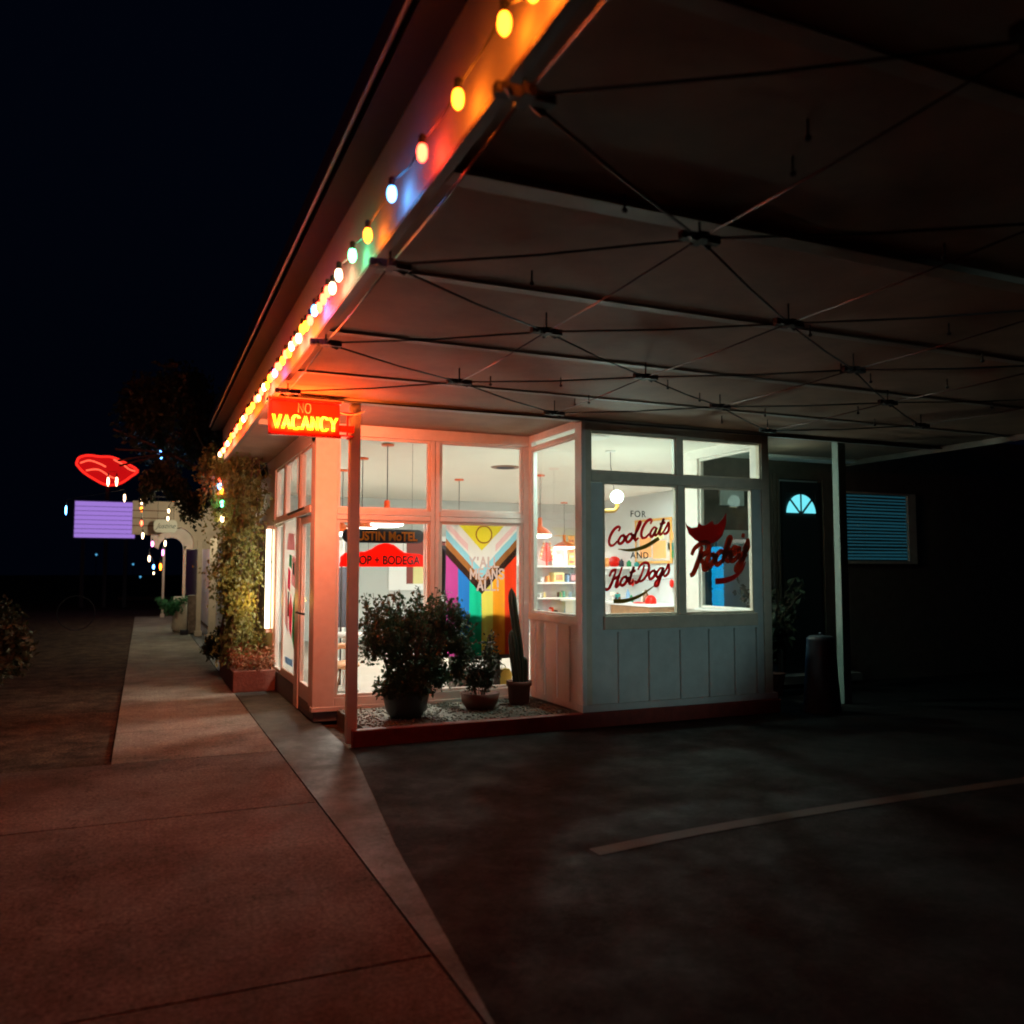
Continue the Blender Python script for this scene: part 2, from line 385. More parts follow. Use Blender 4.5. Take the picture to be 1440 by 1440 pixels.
# left wall joinery
B('left_jamb', TRIM, sh, (1.645,1.72,9.92,10.18,.0,2.18), (1.645,1.72,11.12,11.2,.25,2.18), (1.645,1.72,11.88,11.949,.25,2.18), (1.645,1.72,10.18,11.119,.2405,.34), bevel=.005)
B('left_transom', TRIM, sh, (1.63,1.73,9.201,11.95,2.181,2.25), bevel=.004)
B('left_mullion', TRIM, sh, (1.65,1.72,9.98,10.1,2.251,2.929), (1.65,1.72,11.12,11.22,2.251,2.929), (1.65,1.72,9.201,9.25,2.251,2.929), bevel=.003)
win(None, 9.251,9.979,1.66,2.252,2.928,.03,'x'); win(None, 10.101,11.119,1.66,2.252,2.928,.03,'x'); win(None, 11.221,11.949,1.66,2.252,2.928,.03,'x')
win(None, 11.201,11.879,1.66,.25,2.179,.03,'x')
dr = B('door', TRIM, sh, (1.655,1.70,9.205,9.29,.15,2.17), (1.655,1.70,9.82,9.915,.15,2.17), (1.655,1.70,9.291,9.819,.15,.32), (1.655,1.70,9.291,9.819,2.08,2.17), bevel=.003)
B('pane', GLASS, dr, (1.675,1.681,9.289,9.821,.319,2.081))
MB().tube([(1.62,9.35,1.09),(1.60,9.36,1.09),(1.60,9.78,1.09),(1.62,9.8,1.09)], .012, 8).build('handle', ROD, dr, smooth=True)
MB().tube([(1.60,9.4,2.24),(1.52,9.9,2.20),(1.60,10.5,2.235)], .016, 6).build('door_closer', ROD, sh)
# loose cable loop by the upper left window
MB().tube(smooth_path([(1.62,10.35,2.63),(1.60,10.3,2.78),(1.60,10.05,2.86),(1.61,9.95,2.83),(1.62,9.97,2.6),(1.62,9.99,2.45)],6), .006, 6).build('cable_loop', TRIM, sh, smooth=True)
# bay: front
FY = 7.65
B('bay_post', TRIMG, sh, (4.1,4.205,FY,FY+.1,.2,3.085), (6.395,6.5,FY,FY+.1,.2,3.085), bevel=.005)
B('bay_corner_trim', TRIM, sh, (4.085,4.099,FY-.014,FY+.10,.2,3.085), (4.1,4.135,FY-.014,FY-.001,.2,3.085), bevel=.002)
B('bay_head', TRIMG, sh, (4.205,6.395,FY,FY+.08,2.99,3.086), bevel=.003)
B('bay_panel', PANELG, sh, (4.206,6.394,FY+.02,FY+.09,.2,.952), (4.206,4.35,FY+.02,FY+.09,.953,2.47), (6.27,6.394,FY+.02,FY+.09,.953,2.47))
B('bay_skirting', PANELG, sh, (4.08,6.54,FY-.025,FY+.1,.136,.205), bevel=.004)
for x in (4.53,4.90,5.29,5.66,6.0,6.3):
    B('panel_batten', PANELG, sh, (x-.022,x+.022,FY-.012,FY+.019,.206,.93), bevel=.003)
B('bay_sill', TRIMG, sh, (4.34,6.29,FY-.02,FY+.09,.953,1.09), bevel=.005)
B('bay_transom', TRIMG, sh, (4.206,6.394,FY-.005,FY+.08,2.475,2.58), bevel=.004)
B('bay_mullion', TRIMG, sh, (5.265,5.345,FY,FY+.08,1.091,2.474), (5.25,5.335,FY,FY+.08,2.581,2.989), bevel=.004)
win(None, 4.35,5.264,FY+.015,1.091,2.473,.022,'y',TRIMG); win(None, 5.346,6.27,FY+.015,1.091,2.473,.022,'y',TRIMG)
win(None, 4.206,5.249,FY+.015,2.581,2.989,.016,'y',TRIMG); win(None, 5.336,6.394,FY+.015,2.581,2.989,.016,'y',TRIMG)
# bay: left side
B('bay_side_panel', WHITE, sh, (4.11,4.18,7.751,8.954,.13,1.0), bevel=0)
for y in (7.95,8.25,8.55,8.8):
    B('panel_batten', WHITE, sh, (4.095,4.109,y-.004,y+.004,.2,.98))
B('bay_side_sill', TRIM, sh, (4.09,4.18,7.751,8.954,1.001,1.085), bevel=.004)
B('bay_side_head', TRIM, sh, (4.09,4.18,7.751,8.93,3.035,3.117), (4.095,4.17,7.80,8.88,2.945,2.99), bevel=.003)
B('bay_side_stile', TRIM, sh, (4.095,4.17,7.751,7.80,1.086,3.034), (4.095,4.17,8.88,8.954,1.086,3.034), bevel=.003)
win(None, 7.80,8.88,4.11,1.086,2.944,.02,'x')
g = B('pane', GLASS, sh, (4.13,4.136,7.80,8.88,2.991,3.034))
# bay: right side
B('bay_right_panel', PANELG, sh, (6.43,6.5,7.751,9.3,.13,1.07))
B('bay_right_jamb', TRIM, sh, (6.40,6.49,7.751,7.86,1.071,2.97), (6.40,6.49,8.88,9.3,1.071,2.97), (6.40,6.49,7.751,9.3,2.971,3.084), bevel=.004)
B('bay_right_sill', SHELFM, sh, (6.33,6.50,7.86,8.879,1.071,1.095))
wr_ = win(None, 7.861,8.879,6.43,1.096,2.969,.03,'x'); wr_.children[0].data.materials[0] = GLASS2
# porch wall
pw = MB(); pw.box(6.5,8.05,9.3,9.41,-.02,3.12); pw.box(8.86,14,9.3,9.41,-.02,3.6) ; pw.box(8.05,8.86,9.3,9.41,2.84,3.12)
pw.build('porch_wall', PORCH, sh)
for x in (7.95,8.02): B('porch_trim', PORCH, sh, (x,x+.03,9.27,9.299,0,2.9))
B('porch_wall_inner', INW, sh, (6.5,9.2,9.411,9.43,0,3.08))
# porch door with fanlight
pd = B('porch_door', DOORT, sh, (8.12,8.8,9.30,9.34,.0,2.30), (8.12,8.18,9.30,9.34,2.30,2.80), (8.72,8.8,9.30,9.34,2.30,2.80), (8.18,8.72,9.30,9.34,2.66,2.80))
FANL = emit('fanlight_glow', (.16,.75,.85), .9)
for k in range(4):
    a0 = PI*k/4+.07; a1 = PI*(k+1)/4-.07
    poly = [(8.45+.05*math.cos((a0+a1)/2),2.345+.05*math.sin((a0+a1)/2))]
    for t in range(7):
        a = a0+(a1-a0)*t/6; poly.append((8.45+.26*math.cos(a), 2.345+.28*math.sin(a)))
    MB().prism(poly, lambda u,v,d: (u,d,v), 9.29, 9.298).build('fanlight_pane', FANL, pd)
B('fan_backing', DOORT, pd, (8.181,8.719,9.31,9.335,2.301,2.659))
# blind window
bw = B('blind_window', TRIMG, sh, (9.16,9.2,9.26,9.299,1.66,2.70), (10.46,10.62,9.26,9.299,1.66,2.70), (9.2,10.46,9.26,9.299,1.66,1.70), (9.2,10.46,9.26,9.299,2.67,2.70))
BL = emit('glowing_blind_slat', (.008,.07,.10), .42, (.2,.3,.32))  # glow is put into the slats themselves, no light behind them
for k in range(20):
    z = 1.72+k*.048
    MB().tube([(9.21,9.28,z+.012+random.uniform(-.004,.004)),(9.82,9.28,z+.012+random.uniform(-.003,.003)),(10.44,9.28,z+.012+random.uniform(-.004,.004))], random.uniform(.009,.015), 6, squash=(1,.3,1)).build('slat', BL, bw)

# ------------------------------------------------------------------ arms of the letters
GL = {
'C':[[(.60,.74),(.66,.90),(.54,1.0),(.32,.92),(.14,.66),(.08,.32),(.2,.06),(.42,.02),(.64,.2)]],
'o':[[(.34,.46),(.16,.42),(.05,.2),(.16,.02),(.36,.08),(.44,.3),(.32,.47),(.38,.36),(.58,.36)]],
'l':[[(0,.12),(.2,.5),(.36,.92),(.28,1.02),(.18,.7),(.12,.2),(.2,.02),(.38,.14)]],
'a':[[(.42,.42),(.25,.5),(.08,.32),(.06,.1),(.2,.0),(.36,.2),(.44,.46),(.38,.14),(.46,.0),(.62,.14)]],
't':[[(.0,.12),(.14,.4),(.26,.9),(.14,.3),(.14,.06),(.24,.0),(.42,.14)],[(.04,.60),(.42,.66)]],
's':[[(.0,.12),(.2,.44),(.26,.6),(.36,.34),(.34,.08),(.14,-.02),(.04,.08)]],
'H':[[(-.02,.66),(.06,.9),(.26,.96),(.38,.9)],[(.34,1.0),(.26,.5),(.12,.08),(-.06,-.02),(-.12,.1)],[(.70,1.02),(.58,.5),(.5,.1),(.58,.0),(.74,.14)],[(.16,.46),(.4,.5),(.66,.56)]],
'D':[[(.36,.88),(.26,.4),(.12,.06),(-.04,.0),(-.06,.14)],[(-.04,.7),(.08,.92),(.34,1.02),(.62,.9),(.72,.55),(.58,.2),(.34,.02),(.08,.06)]],
'g':[[(.42,.44),(.25,.5),(.08,.32),(.08,.08),(.22,.02),(.38,.24),(.46,.5),(.38,0),(.26,-.4),(.08,-.44),(.06,-.24),(.3,-.04),(.6,.16)]],
'R':[[(.34,.9),(.26,.4),(.10,-.1),(-.06,-.2)],[(-.14,.62),(-.02,.88),(.34,1.02),(.66,.9),(.66,.62),(.3,.46),(.5,.2),(.6,-.1),(.84,-.05)]],
'c':[[(.42,.36),(.34,.5),(.16,.42),(.06,.2),(.18,.0),(.36,.04),(.52,.16)]],
'k':[[(.06,.2),(.24,.6),(.34,.96),(.22,.9),(.12,.4),(.08,0)],[(.1,.2),(.3,.46),(.4,.4),(.2,.24),(.36,.02),(.54,.12)]],
'e':[[(.06,.2),(.3,.3),(.34,.46),(.2,.5),(.06,.26),(.16,.0),(.36,.04),(.52,.18)]],
'y':[[(.02,.36),(.12,.48),(.12,.14),(.24,.04),(.4,.28),(.46,.5),(.4,.02),(.26,-.4),(.08,-.44),(.1,-.22),(.56,.14)]],
"'":[[(.1,1.0),(.06,.78)]],
}
ADV = {'C':.66,'o':.5,'l':.36,'a':.56,'t':.38,'s':.44,'H':.72,'D':.76,'g':.52,'R':.72,'c':.44,'k':.46,'e':.44,'y':.5,"'":.2,' ':.26}
def script(word, x, z, y, size, w, slope, mat_, name, parent, shear=.22, sy=.12, adv=1):
    mb = MB(); cx = 0
    for ch in word:
        for st in GL.get(ch, []):
            pts = []
            for u, v in st:
                uu = (cx + u + v*shear)*size; vv = v*size
                pts.append((x+uu, y, z+vv+uu*slope))
            sp = smooth_path(pts, 5); n = len(sp)
            rr = [w*(.62+.38*math.sin(PI*min(1,max(0,(i+.5)/n)))) for i in range(n)]
            mb.tube(sp, rr, 8, squash=(1,sy,1))
        cx += ADV[ch]*adv
    return mb.build(name, mat_, parent, smooth=True)
def text(s, size, x, y, z, mat_, name, parent, ext=.003, off=0, rot=(PI/2,0,0), align='CENTER', sx=1, shear=0, space=1):
    c = bpy.data.curves.new('t','FONT'); c.body = s; c.size = size; c.extrude = ext; c.offset = off; c.align_x = align
    c.shear = shear; c.space_character = space
    t = bpy.data.objects.new('t', c); COL.objects.link(t)
    dg = bpy.context.evaluated_depsgraph_get(); dg.update()
    me = bpy.data.meshes.new_from_object(t.evaluated_get(dg))
    bpy.data.objects.remove(t); bpy.data.curves.remove(c)
    me.name = name; me.materials.clear(); me.materials.append(mat_)
    o = bpy.data.objects.new(name, me); COL.objects.link(o)
    M = Matrix.Rotation(rot[2],4,'Z') @ Matrix.Rotation(rot[0],4,'X') @ Matrix.Diagonal((sx,1,1,1))
    me.transform(M); 
    if parent: o.parent = parent; o.location = Vector((x,y,z)) - wl(parent)
    else: o.location = (x,y,z)
    return o

# window lettering on the bay panes
LRED = mat('maroon_vinyl', (.30,.016,.018), .4, trans=.7); LOL = mat('olive_vinyl', (.15,.11,.02), .4, trans=.5); LGR = mat('charcoal_vinyl', (.05,.06,.05), .4, trans=.3)
LBR = mat('brown_red_vinyl', (.20,.035,.012), .4, trans=.65)
wt = thing('window_lettering', 'maroon script lettering for cool cats and hot dogs on the left bay pane', 'lettering', (4.8,7.66,1.4))
WY = 7.672
text('FOR', .095, 4.775, WY, 2.12, LGR, 'lettering', wt, .001, .001, space=1.15)
script('Cool', 4.395, 1.80, WY, .185, .0165, .20, LRED, 'lettering', wt)
script('Cats', 4.785, 1.885, WY, .185, .0165, .20, LRED, 'lettering', wt)
text('AND', .095, 4.79, WY, 1.685, LGR, 'lettering', wt, .001, .001, space=1.15)
script('Hot', 4.40, 1.365, WY, .19, .0165, .20, LRED, 'lettering', wt)
script('Dogs', 4.745, 1.43, WY, .185, .0165, .20, LRED, 'lettering', wt)
def swoosh(pts, ws, m, par):
    sp = smooth_path(pts, 5); n = len(sp); k = (len(ws)-1)
    rr = []
    for i in range(n):
        t = i/(n-1)*k; a = int(min(t, k-1)); rr.append(ws[a]+(ws[a+1]-ws[a])*(t-a))
    MB().tube(sp, rr, 8, squash=(1,.1,1)).build('swoosh', m, par, smooth=True)
swoosh([(4.53,WY,1.78),(4.68,WY,1.77),(4.86,WY,1.81),(5.03,WY,1.90)], [.003,.016,.022,.02], LOL, wt)
swoosh([(4.47,WY,1.24),(4.62,WY,1.245),(4.80,WY,1.30),(4.97,WY,1.40)], [.022,.022,.016,.003], LOL, wt)
wl2 = thing('window_logo', 'maroon horned hound head over script name with tail swoosh on right bay pane', 'logo', (5.8,7.66,1.4))
head = [(5.42,2.07),(5.44,2.03),(5.50,2.0),(5.58,2.01),(5.60,2.06),(5.64,2.03),(5.68,2.03),(5.72,2.05),(5.78,2.085),(5.80,2.04),(5.85,2.05),(5.92,2.11),(5.965,2.17),(5.96,2.05),(5.91,1.92),(5.84,1.86),(5.75,1.83),(5.62,1.84),(5.55,1.87),(5.47,1.93),(5.44,2.0)]
MB().prism(head[::-1], lambda u,v,d: (u-.055,d,v+.02), WY-.003, WY+.002).build('emblem_head', mat('brick_red_vinyl',(.17,.014,.010),.4,trans=.6), wl2)
script('Rockey', 5.445, 1.56, WY-.006, .265, .032, .20, LBR, 'lettering', wl2, .2, .1, .86)
script("'s", 6.08, 1.76, WY-.010, .2, .024, .17, LBR, 'lettering', wl2, .2, .1)
swoosh([(5.75,WY,1.44),(5.88,WY,1.45),(6.01,WY,1.49),(6.11,WY,1.56),(6.17,WY,1.66)], [.034,.032,.026,.016,.005], bpy.data.materials['brick_red_vinyl'], wl2)

# ------------------------------------------------------------------ vacancy sign
SR = mat('red_sign_enamel', (.62,.015,.01), .35)
NEON = emit('neon_tube_glow', (1,.13,.003), 95)
NOFF = emit('unlit_tube_glow', (1,.16,.03), .7, (.85,.45,.35))  # unlit NO tubes with a faint glow put into their material
vs = thing('vacancy_sign', 'red box sign with lit yellow neon VACANCY and dark NO', 'neon sign', (1.28,7.75,2.74))
vb = MB().box(.985,1.59,7.550,7.710,2.755,3.045).build('cabinet', SR, vs, bevel=.012)
B('trim', SR, vs, (.97,1.60,7.520,7.550,2.735,2.755), (.97,1.60,7.520,7.550,3.045,3.062), (.965,.984,7.520,7.550,2.735,3.062))
B('top_flashing', TRIM, vs, (.96,1.62,7.530,7.720,3.063,3.075))
NL = {'V':[[(0,1),(.3,0),(.6,1)]],'A':[[(0,0),(.3,1),(.6,0)],[(.12,.36),(.48,.36)]],'C':[[(.58,.82),(.42,.98),(.2,.98),(.04,.75),(.04,.25),(.2,.02),(.42,.02),(.58,.18)]],
'N':[[(.04,0),(.04,1),(.54,0),(.54,1)]],'Y':[[(0,1),(.3,.5),(.6,1)],[(.3,.5),(.3,0)]],'O':[[(.3,1),(.1,.9),(0,.5),(.1,.1),(.3,0),(.5,.1),(.6,.5),(.5,.9),(.3,1)]]}
def neon(word, x, z, h, wsc, gap, r, m, y, dbl, flip=None):
    mb = MB(); cx = x
    for ch in word:
        for st in NL[ch]:
            for k in ((-1,1) if dbl else (0,)):
                pts = [(cx+u*h*wsc + k*dbl, y, z+v*h) for u, v in st]
                if ch in 'CO': pts = smooth_path(pts, 5)
                if flip: pts = [(flip-p[0], p[1], p[2]) for p in pts]
                mb.tube(pts, r, 8)
        cx += (.6*wsc+gap)*h
    return mb.build('neon_letters', m, vs, smooth=True)
neon('VACANCY', 1.005, 2.79, .122, .84, .165, .0055, NEON, 7.515, .0080)
neon('NO', 1.215, 2.94, .085, .95, .16, .004, NOFF, 7.520, 0)
neon('VACANCY', 1.005, 2.79, .118, .84, .185, .0065, NEON, 7.735, .0078, 2.575)
neon('NO', 1.215, 2.94, .085, .95, .16, .004, NOFF, 7.730, 0, 2.575)
B('bracket', SR, vs, (1.591,1.724,7.570,7.600,2.76,2.775), (1.591,1.724,7.570,7.600,2.96,2.98), (1.66,1.675,7.575,7.595,2.776,2.959), (1.591,1.724,7.570,7.600,2.80,2.86))
MB().tube(smooth_path([(1.59,7.550,2.97),(1.66,7.540,2.955),(1.74,7.530,2.965),(1.82,7.530,3.0)],5), .006, 6).build('wire', TRIM, vs, smooth=True)

B('bracket', SR, vs, (1.70,1.723,7.601,7.76,2.76,2.78), (1.70,1.723,7.601,7.76,2.96,2.98))
def rect(name, loc, rot, sx, sy, e, col):
    l = bpy.data.lights.new(name, 'AREA'); l.shape = 'RECTANGLE'; l.size = sx; l.size_y = sy; l.energy = e; l.color = col
    o = bpy.data.objects.new(name, l); COL.objects.link(o); o.location = loc; o.rotation_euler = rot; return o
rect('neon_back_light', (1.28,7.76,2.86), (math.radians(90),0,0), .56,.10, 66, (1,.20,.09))
rect('neon_front_light', (1.28,7.49,2.86), (math.radians(90),0,math.radians(180)), .56,.10, 20, (1,.11,.03))
lq = rect('sign_spill', (1.28,7.46,2.84), (math.radians(150),0,0), .56,.12, 80, (1,.16,.02))
# ------------------------------------------------------------------ string lights
BC = {'w':(1,.66,.36),'o':(1,.17,.008),'g':(.10,.85,.35),'b':(.10,.38,1),'r':(1,.05,.02),'p':(.9,.18,.6),'y':(1,.45,.08)}
BM = {k: emit('bulb_glow_'+k, c, 95 if k in 'or' else 34) for k, c in BC.items()}
SOCK = mat('bulb_socket', (.02,.02,.02), .5)
bulbmesh = {}
def bulb(par, x, y, z, c, s=1.0, stretch=1.0, tilt=0):
    nm = {'w':'white','o':'orange','g':'green','b':'blue','r':'red','p':'pink','y':'yellow'}[c]
    o = MB().ell((x,y,z), (.021*s,.021*s,.038*s*stretch), 10, 8).build('bulb', BM[c], par, smooth=True); o['label'] = nm+' glowing bulb'
    MB().lathe(x, y, [(.013*s,z+.03*s*stretch),(.014*s,z+.055*s*stretch+.01),(.01*s,z+.06*s*stretch+.012)], 8).build('socket', SOCK, o)
sl = thing('string_lights', 'string of coloured glowing bulbs along the white canopy fascia', 'string lights', (.97,6,3.2))
seq = [(.6,'o'),(1.0,'b'),(1.4,'w'),(1.8,'r'),(2.2,'o'),(2.6,'o'),(3.0,'r'),(3.43,'b'),(3.85,'o'),(4.17,'g'),(4.50,'w'),(4.66,'w'),(4.92,'r'),(5.20,'b'),(5.5,'o'),(5.78,'w'),(6.08,'w'),(6.35,'r'),(6.65,'r'),(6.9,'p'),(7.2,'o'),(7.55,'w'),(7.95,'y'),(8.4,'o'),(8.8,'o'),(9.2,'w'),(9.6,'o'),(10.0,'r'),(10.5,'o'),(11.0,'w'),(11.6,'y'),(12.2,'w')]
seq = sorted(seq+[(y,c) for y,c in ((1.2,'r'),(2.0,'o'),(4.8,'r'),(5.05,'r'),(5.35,'r'),(5.64,'o'),(5.93,'r'),(6.2,'o'),(6.5,'o'),(6.78,'r'),(7.05,'r'),(7.38,'o'),(7.75,'r'),(8.15,'r'),(8.6,'o'),(9.0,'r'),(9.4,'o'),(9.8,'r'),(10.25,'r'),(10.75,'o'),(11.3,'r'),(11.9,'r'))])
wire = []
for i, (y, c) in enumerate(seq):
    z = 3.14+.014*math.sin(i*2.3); x = .93
    bulb(sl, x, y, z, c); wire.append((x+.012, y, z+.06)); 
    if i+1 < len(seq): wire.append((x+.015, (y+seq[i+1][0])/2, z+.045))
wire += [(.97,12.7,3.1)]
for z, c, x in ((2.86,'r',.99),(2.77,'b',.985),(2.70,'o',1.01),(2.52,'g',1.02),(2.30,'w',1.03)):
    bulb(sl, x, 12.8, z, c, 1.25, 1.1); wire.append((x+.03,12.81,z+.06))
MB().tube(wire, .004, 5).build('wire', SOCK, sl)
def farbulbs(name, label, lst):
    xs = lst[0]
    t = thing(name, label, 'string lights', (xs[0], xs[1], xs[2]-.2)); wr = []
    for x, y, z, c, s, st in lst:
        bulb(t, x, y, z, c, s*.62, st); wr.append((x,y,z+.045*s*st+.01))
    MB().tube(wr, .006, 5).build('wire', SOCK, t)
farbulbs('eave_lights', 'white and coloured bulbs hanging down the tree beyond the roof end', [(-0.05,19.0,3.20,'y',1.6,1.3),(0.03,19.0,3.19,'b',1.0,1),(-0.05,19.0,2.98,'w',1.7,1.8),(-0.05,19.0,2.82,'o',1.6,1.5),(-0.04,19.0,2.54,'r',1.6,1.6),(-0.01,19.0,2.28,'w',1.7,1.8)])
farbulbs('arch_lights', 'small white bulbs hung just above the little pale sign', [(0.60,17.0,2.88,'w',1.2,1.4),(0.50,17.0,2.86,'o',0.7,1),(0.42,17.0,2.67,'w',1.5,1.2),(0.41,17.0,2.53,'w',1.5,1.2)])
farbulbs('tree_light', 'single tall blue light hanging in the dark tree', [(0.25,16.0,3.63,'b',2.0,2.6),(0.25,16.0,4.1,'b',.5,1)])
farbulbs('road_lights', 'two lone lights either side of the purple marquee', [(-0.47,24.0,3.44,'w',1.8,2.5),(-1.80,24.0,3.09,'b',1.6,3.4)])
farbulbs('twin_lights', 'pair of white lights in front of the red neon sign', [(-1.01,28.0,4.23,'w',2.4,2.6),(-0.78,28.0,4.24,'w',2.4,2.6)])
farbulbs('walkway_lights', 'pink, white and orange bulbs strung down the arcade left edge', [(0.24,26.0,2.32,'p',2.2,1.6),(0.17,26.0,1.91,'w',2.2,1.8),(0.30,27.0,1.68,'b',2.2,1.3),(0.32,28.0,1.49,'w',1.6,1)])
farbulbs('arcade_string', 'white and orange bulbs strung inside the arcade below the sign', [(0.53,24.0,2.28,'w',1.9,1.8),(0.50,25.0,2.06,'p',1.9,2),(0.47,26.0,1.68,'o',2.2,2)])


# ------------------------------------------------------------------ inside the shop
def pendant(x, y, zr=2.17, r=.20, label='', top=3.084):
    t = thing('pendant_lamp', label, 'pendant lamp', (x,y,zr), 'orange enamel pendant lamps')
    MB().lathe(x,y,[(.075,top-.025),(.08,top-.005),(.06,top)],20).build('ceiling_rose', LAMPO, t, smooth=True)
    MB().tube([(x,y,top-.02),(x,y,zr+.26)], .006, 6).build('cord', CORD, t)
    MB().lathe(x,y,[(.028,zr+.27),(.035,zr+.25),(.036,zr+.13),(.06,zr+.115),(r*.55,zr+.09),(r*.86,zr+.04),(r,zr+.0),(r-.006,zr),(r*.84,zr+.034),(r*.5,zr+.08),(.03,zr+.11)],28,cap=False).build('lamp_shade', LAMPO, t, smooth=True)
    MB().lathe(x,y,[(r*.94,zr+.002),(r*.93,zr-.03),(r*.6,zr-.05),(.01,zr-.055)],28).build('diffuser', LAMPON, t, smooth=True)
    return t
pendant(2.68,9.95,2.13,.21,'nearest orange pendant lamp inside left shop window')
pendant(2.70,11.3,2.13,.21,'second orange pendant lamp behind the canopy post')
pendant(2.75,12.77,2.13,.21,'third orange pendant lamp next to the corner column')
pendant(4.81,13.3,2.13,.21,'orange pendant lamp behind the rainbow flag')
pendant(5.78,12.2,2.13,.19,'orange pendant lamp glimpsed at left edge of the bay side pane')
pendant(8.60,16.9,2.09,.24,'orange pendant lamp above the white back shelves')
def plight(name, x, y, z, e, col, r=.08):
    l = bpy.data.lights.new(name, 'POINT'); l.energy = e; l.color = col; l.shadow_soft_size = r
    o = bpy.data.objects.new(name, l); COL.objects.link(o); o.location = (x,y,z); return o
gp = thing('globe_lamp', 'bright round globe lamp on a curved ochre pipe in the bay', 'globe lamp', (5.54,9.4,2.3))
MB().ell((5.54,9.4,2.50),(.085,.085,.085),20,12).build('globe', GLOBE, gp, smooth=True)
MB().tube(smooth_path([(5.54,9.4,2.42),(5.54,9.4,2.37),(5.50,9.4,2.325),(5.42,9.4,2.315),(5.15,9.4,2.315)],6), .027, 10).build('pipe', BRASS, gp, smooth=True)
MB().tube([(5.45,9.4,3.085),(5.45,9.4,2.9),(5.50,9.4,2.57)], .005, 6).build('cord', CORD, gp)
MB().lathe(5.45,9.4,[(.07,3.07),(.07,3.084)],20).build('ceiling_rose', SHELFM, gp)
def ceiling_fill(x, y, e, col, label):  # added fill lamps shaped as ceiling discs to brighten the shop
    t = thing('ceiling_fill_disc', label, 'ceiling_fill', (x,y,3.05)); MB().lathe(x,y,[(.17,3.07),(.19,3.084)],24).build('rim', SHELFM, t)
    l = bpy.data.lights.new('ceiling_fill_lamp', 'AREA'); l.shape = 'DISK'; l.size = .3; l.energy = e; l.color = col
    o = bpy.data.objects.new('ceiling_fill_lamp', l); COL.objects.link(o); o.location = (x,y,3.062)
ceiling_fill(7.6,12.5,150,(.86,1,.95),'added round fill light over the goods counter room')
ceiling_fill(4.7,8.5,34,(.66,1,.90),'added round fill light at the front of the bay')
v = thing('ceiling_vent', 'dark round vent in the shop ceiling behind right transom pane', 'vent', (4.87,11.47,3.06))
MB().lathe(4.87,11.47,[(.20,3.07),(.22,3.084)],28).build('grille', BROWN, v); MB().lathe(4.87,11.47,[(.12,3.062),(.14,3.07)],24).build('cone', DARK, v)

# flag
FC = {'y':(.72,.60,.04),'w':(.80,.78,.74),'p':(.80,.52,.52),'b':(.28,.60,.72),'n':(.26,.10,.03),'k':(.03,.014,.01),
 'V':(.36,.05,.22),'B':(.02,.14,.42),'G':(.01,.42,.24),'Y':(.80,.72,.12),'O':(.85,.33,.02),'R':(.75,.05,.015),'c':(.22,.08,.02),'m':(.56,.42,.40)}
def clothmat(k, c):
    m = mat('flag_cloth_'+k, c, .8, spec=.1)
    nt = m.node_tree; b = nt.nodes['Principled BSDF']; t = nt.nodes.new('ShaderNodeBsdfTranslucent'); mx = nt.nodes.new('ShaderNodeMixShader'); mx.inputs[0].default_value = .62
    t.inputs['Color'].default_value = (*c,1)
    nt.links.new(b.outputs[0], mx.inputs[1]); nt.links.new(t.outputs[0], mx.inputs[2]); nt.links.new(mx.outputs[0], nt.nodes['Material Output'].inputs['Surface'])
    return m
keys = list(FC); fm = [clothmat(k, tuple(v*.8 for v in FC[k])) for k in keys]
fl = thing('pride_flag', 'rainbow pride flag with chevron and yellow triangle hung in the right window', 'flag', (3.56,9.08,.6))
X0,X1,Z0,Z1 = 3.125,3.995,.60,2.115
BF = {'Y':[[(0,1),(.3,.5),(.6,1)],[(.3,.5),(.3,0)]],'A':[[(0,0),(.3,1),(.6,0)],[(.13,.36),(.47,.36)]],'L':[[(.05,1),(.05,0),(.5,0)]],"'":[[(.1,1),(.08,.75)]],
'M':[[(.0,0),(.0,1),(.33,.3),(.66,1),(.66,0)]],'E':[[(.52,1),(.04,1),(.04,0),(.52,0)],[(.04,.52),(.44,.52)]],'N':[[(.02,0),(.02,1),(.56,0),(.56,1)]],
'S':[[(.54,.84),(.40,.99),(.16,.99),(.03,.80),(.10,.60),(.46,.42),(.55,.22),(.42,.02),(.16,.01),(.02,.16)]],'!':[[(.1,1),(.1,.35)],[(.1,.02),(.1,.0)]]}
BW = {'Y':.62,'A':.62,'L':.52,"'":.2,'M':.68,'E':.56,'N':.58,'S':.58,'!':.2}
FSEG = []
for word, xc, z0_, h_ in (("Y'ALL",3.59,1.60,.108),("MEANS",3.63,1.465,.108),("ALL!",3.64,1.335,.108)):
    W_ = sum(BW[c]+.2 for c in word)-.2; cx__ = xc-W_*h_/2
    for c in word:
        for st in BF[c]:
            for p, q in zip(st[:-1], st[1:]): FSEG.append((cx__+p[0]*h_, z0_+p[1]*h_, cx__+q[0]*h_, z0_+q[1]*h_))
        cx__ += (BW[c]+.2)*h_
def inletter(x, z):
    if not 1.3 < z < 1.74: return False
    for ax, az, bx_, bz in FSEG:
        if abs(z-(az+bz)/2) > .08 or abs(x-(ax+bx_)/2) > .06: continue
        dx, dz = bx_-ax, bz-az; t = max(0, min(1, ((x-ax)*dx+(z-az)*dz)/(dx*dx+dz*dz+1e-9)))
        if math.hypot(x-ax-t*dx, z-az-t*dz) < .0105: return True
    return False
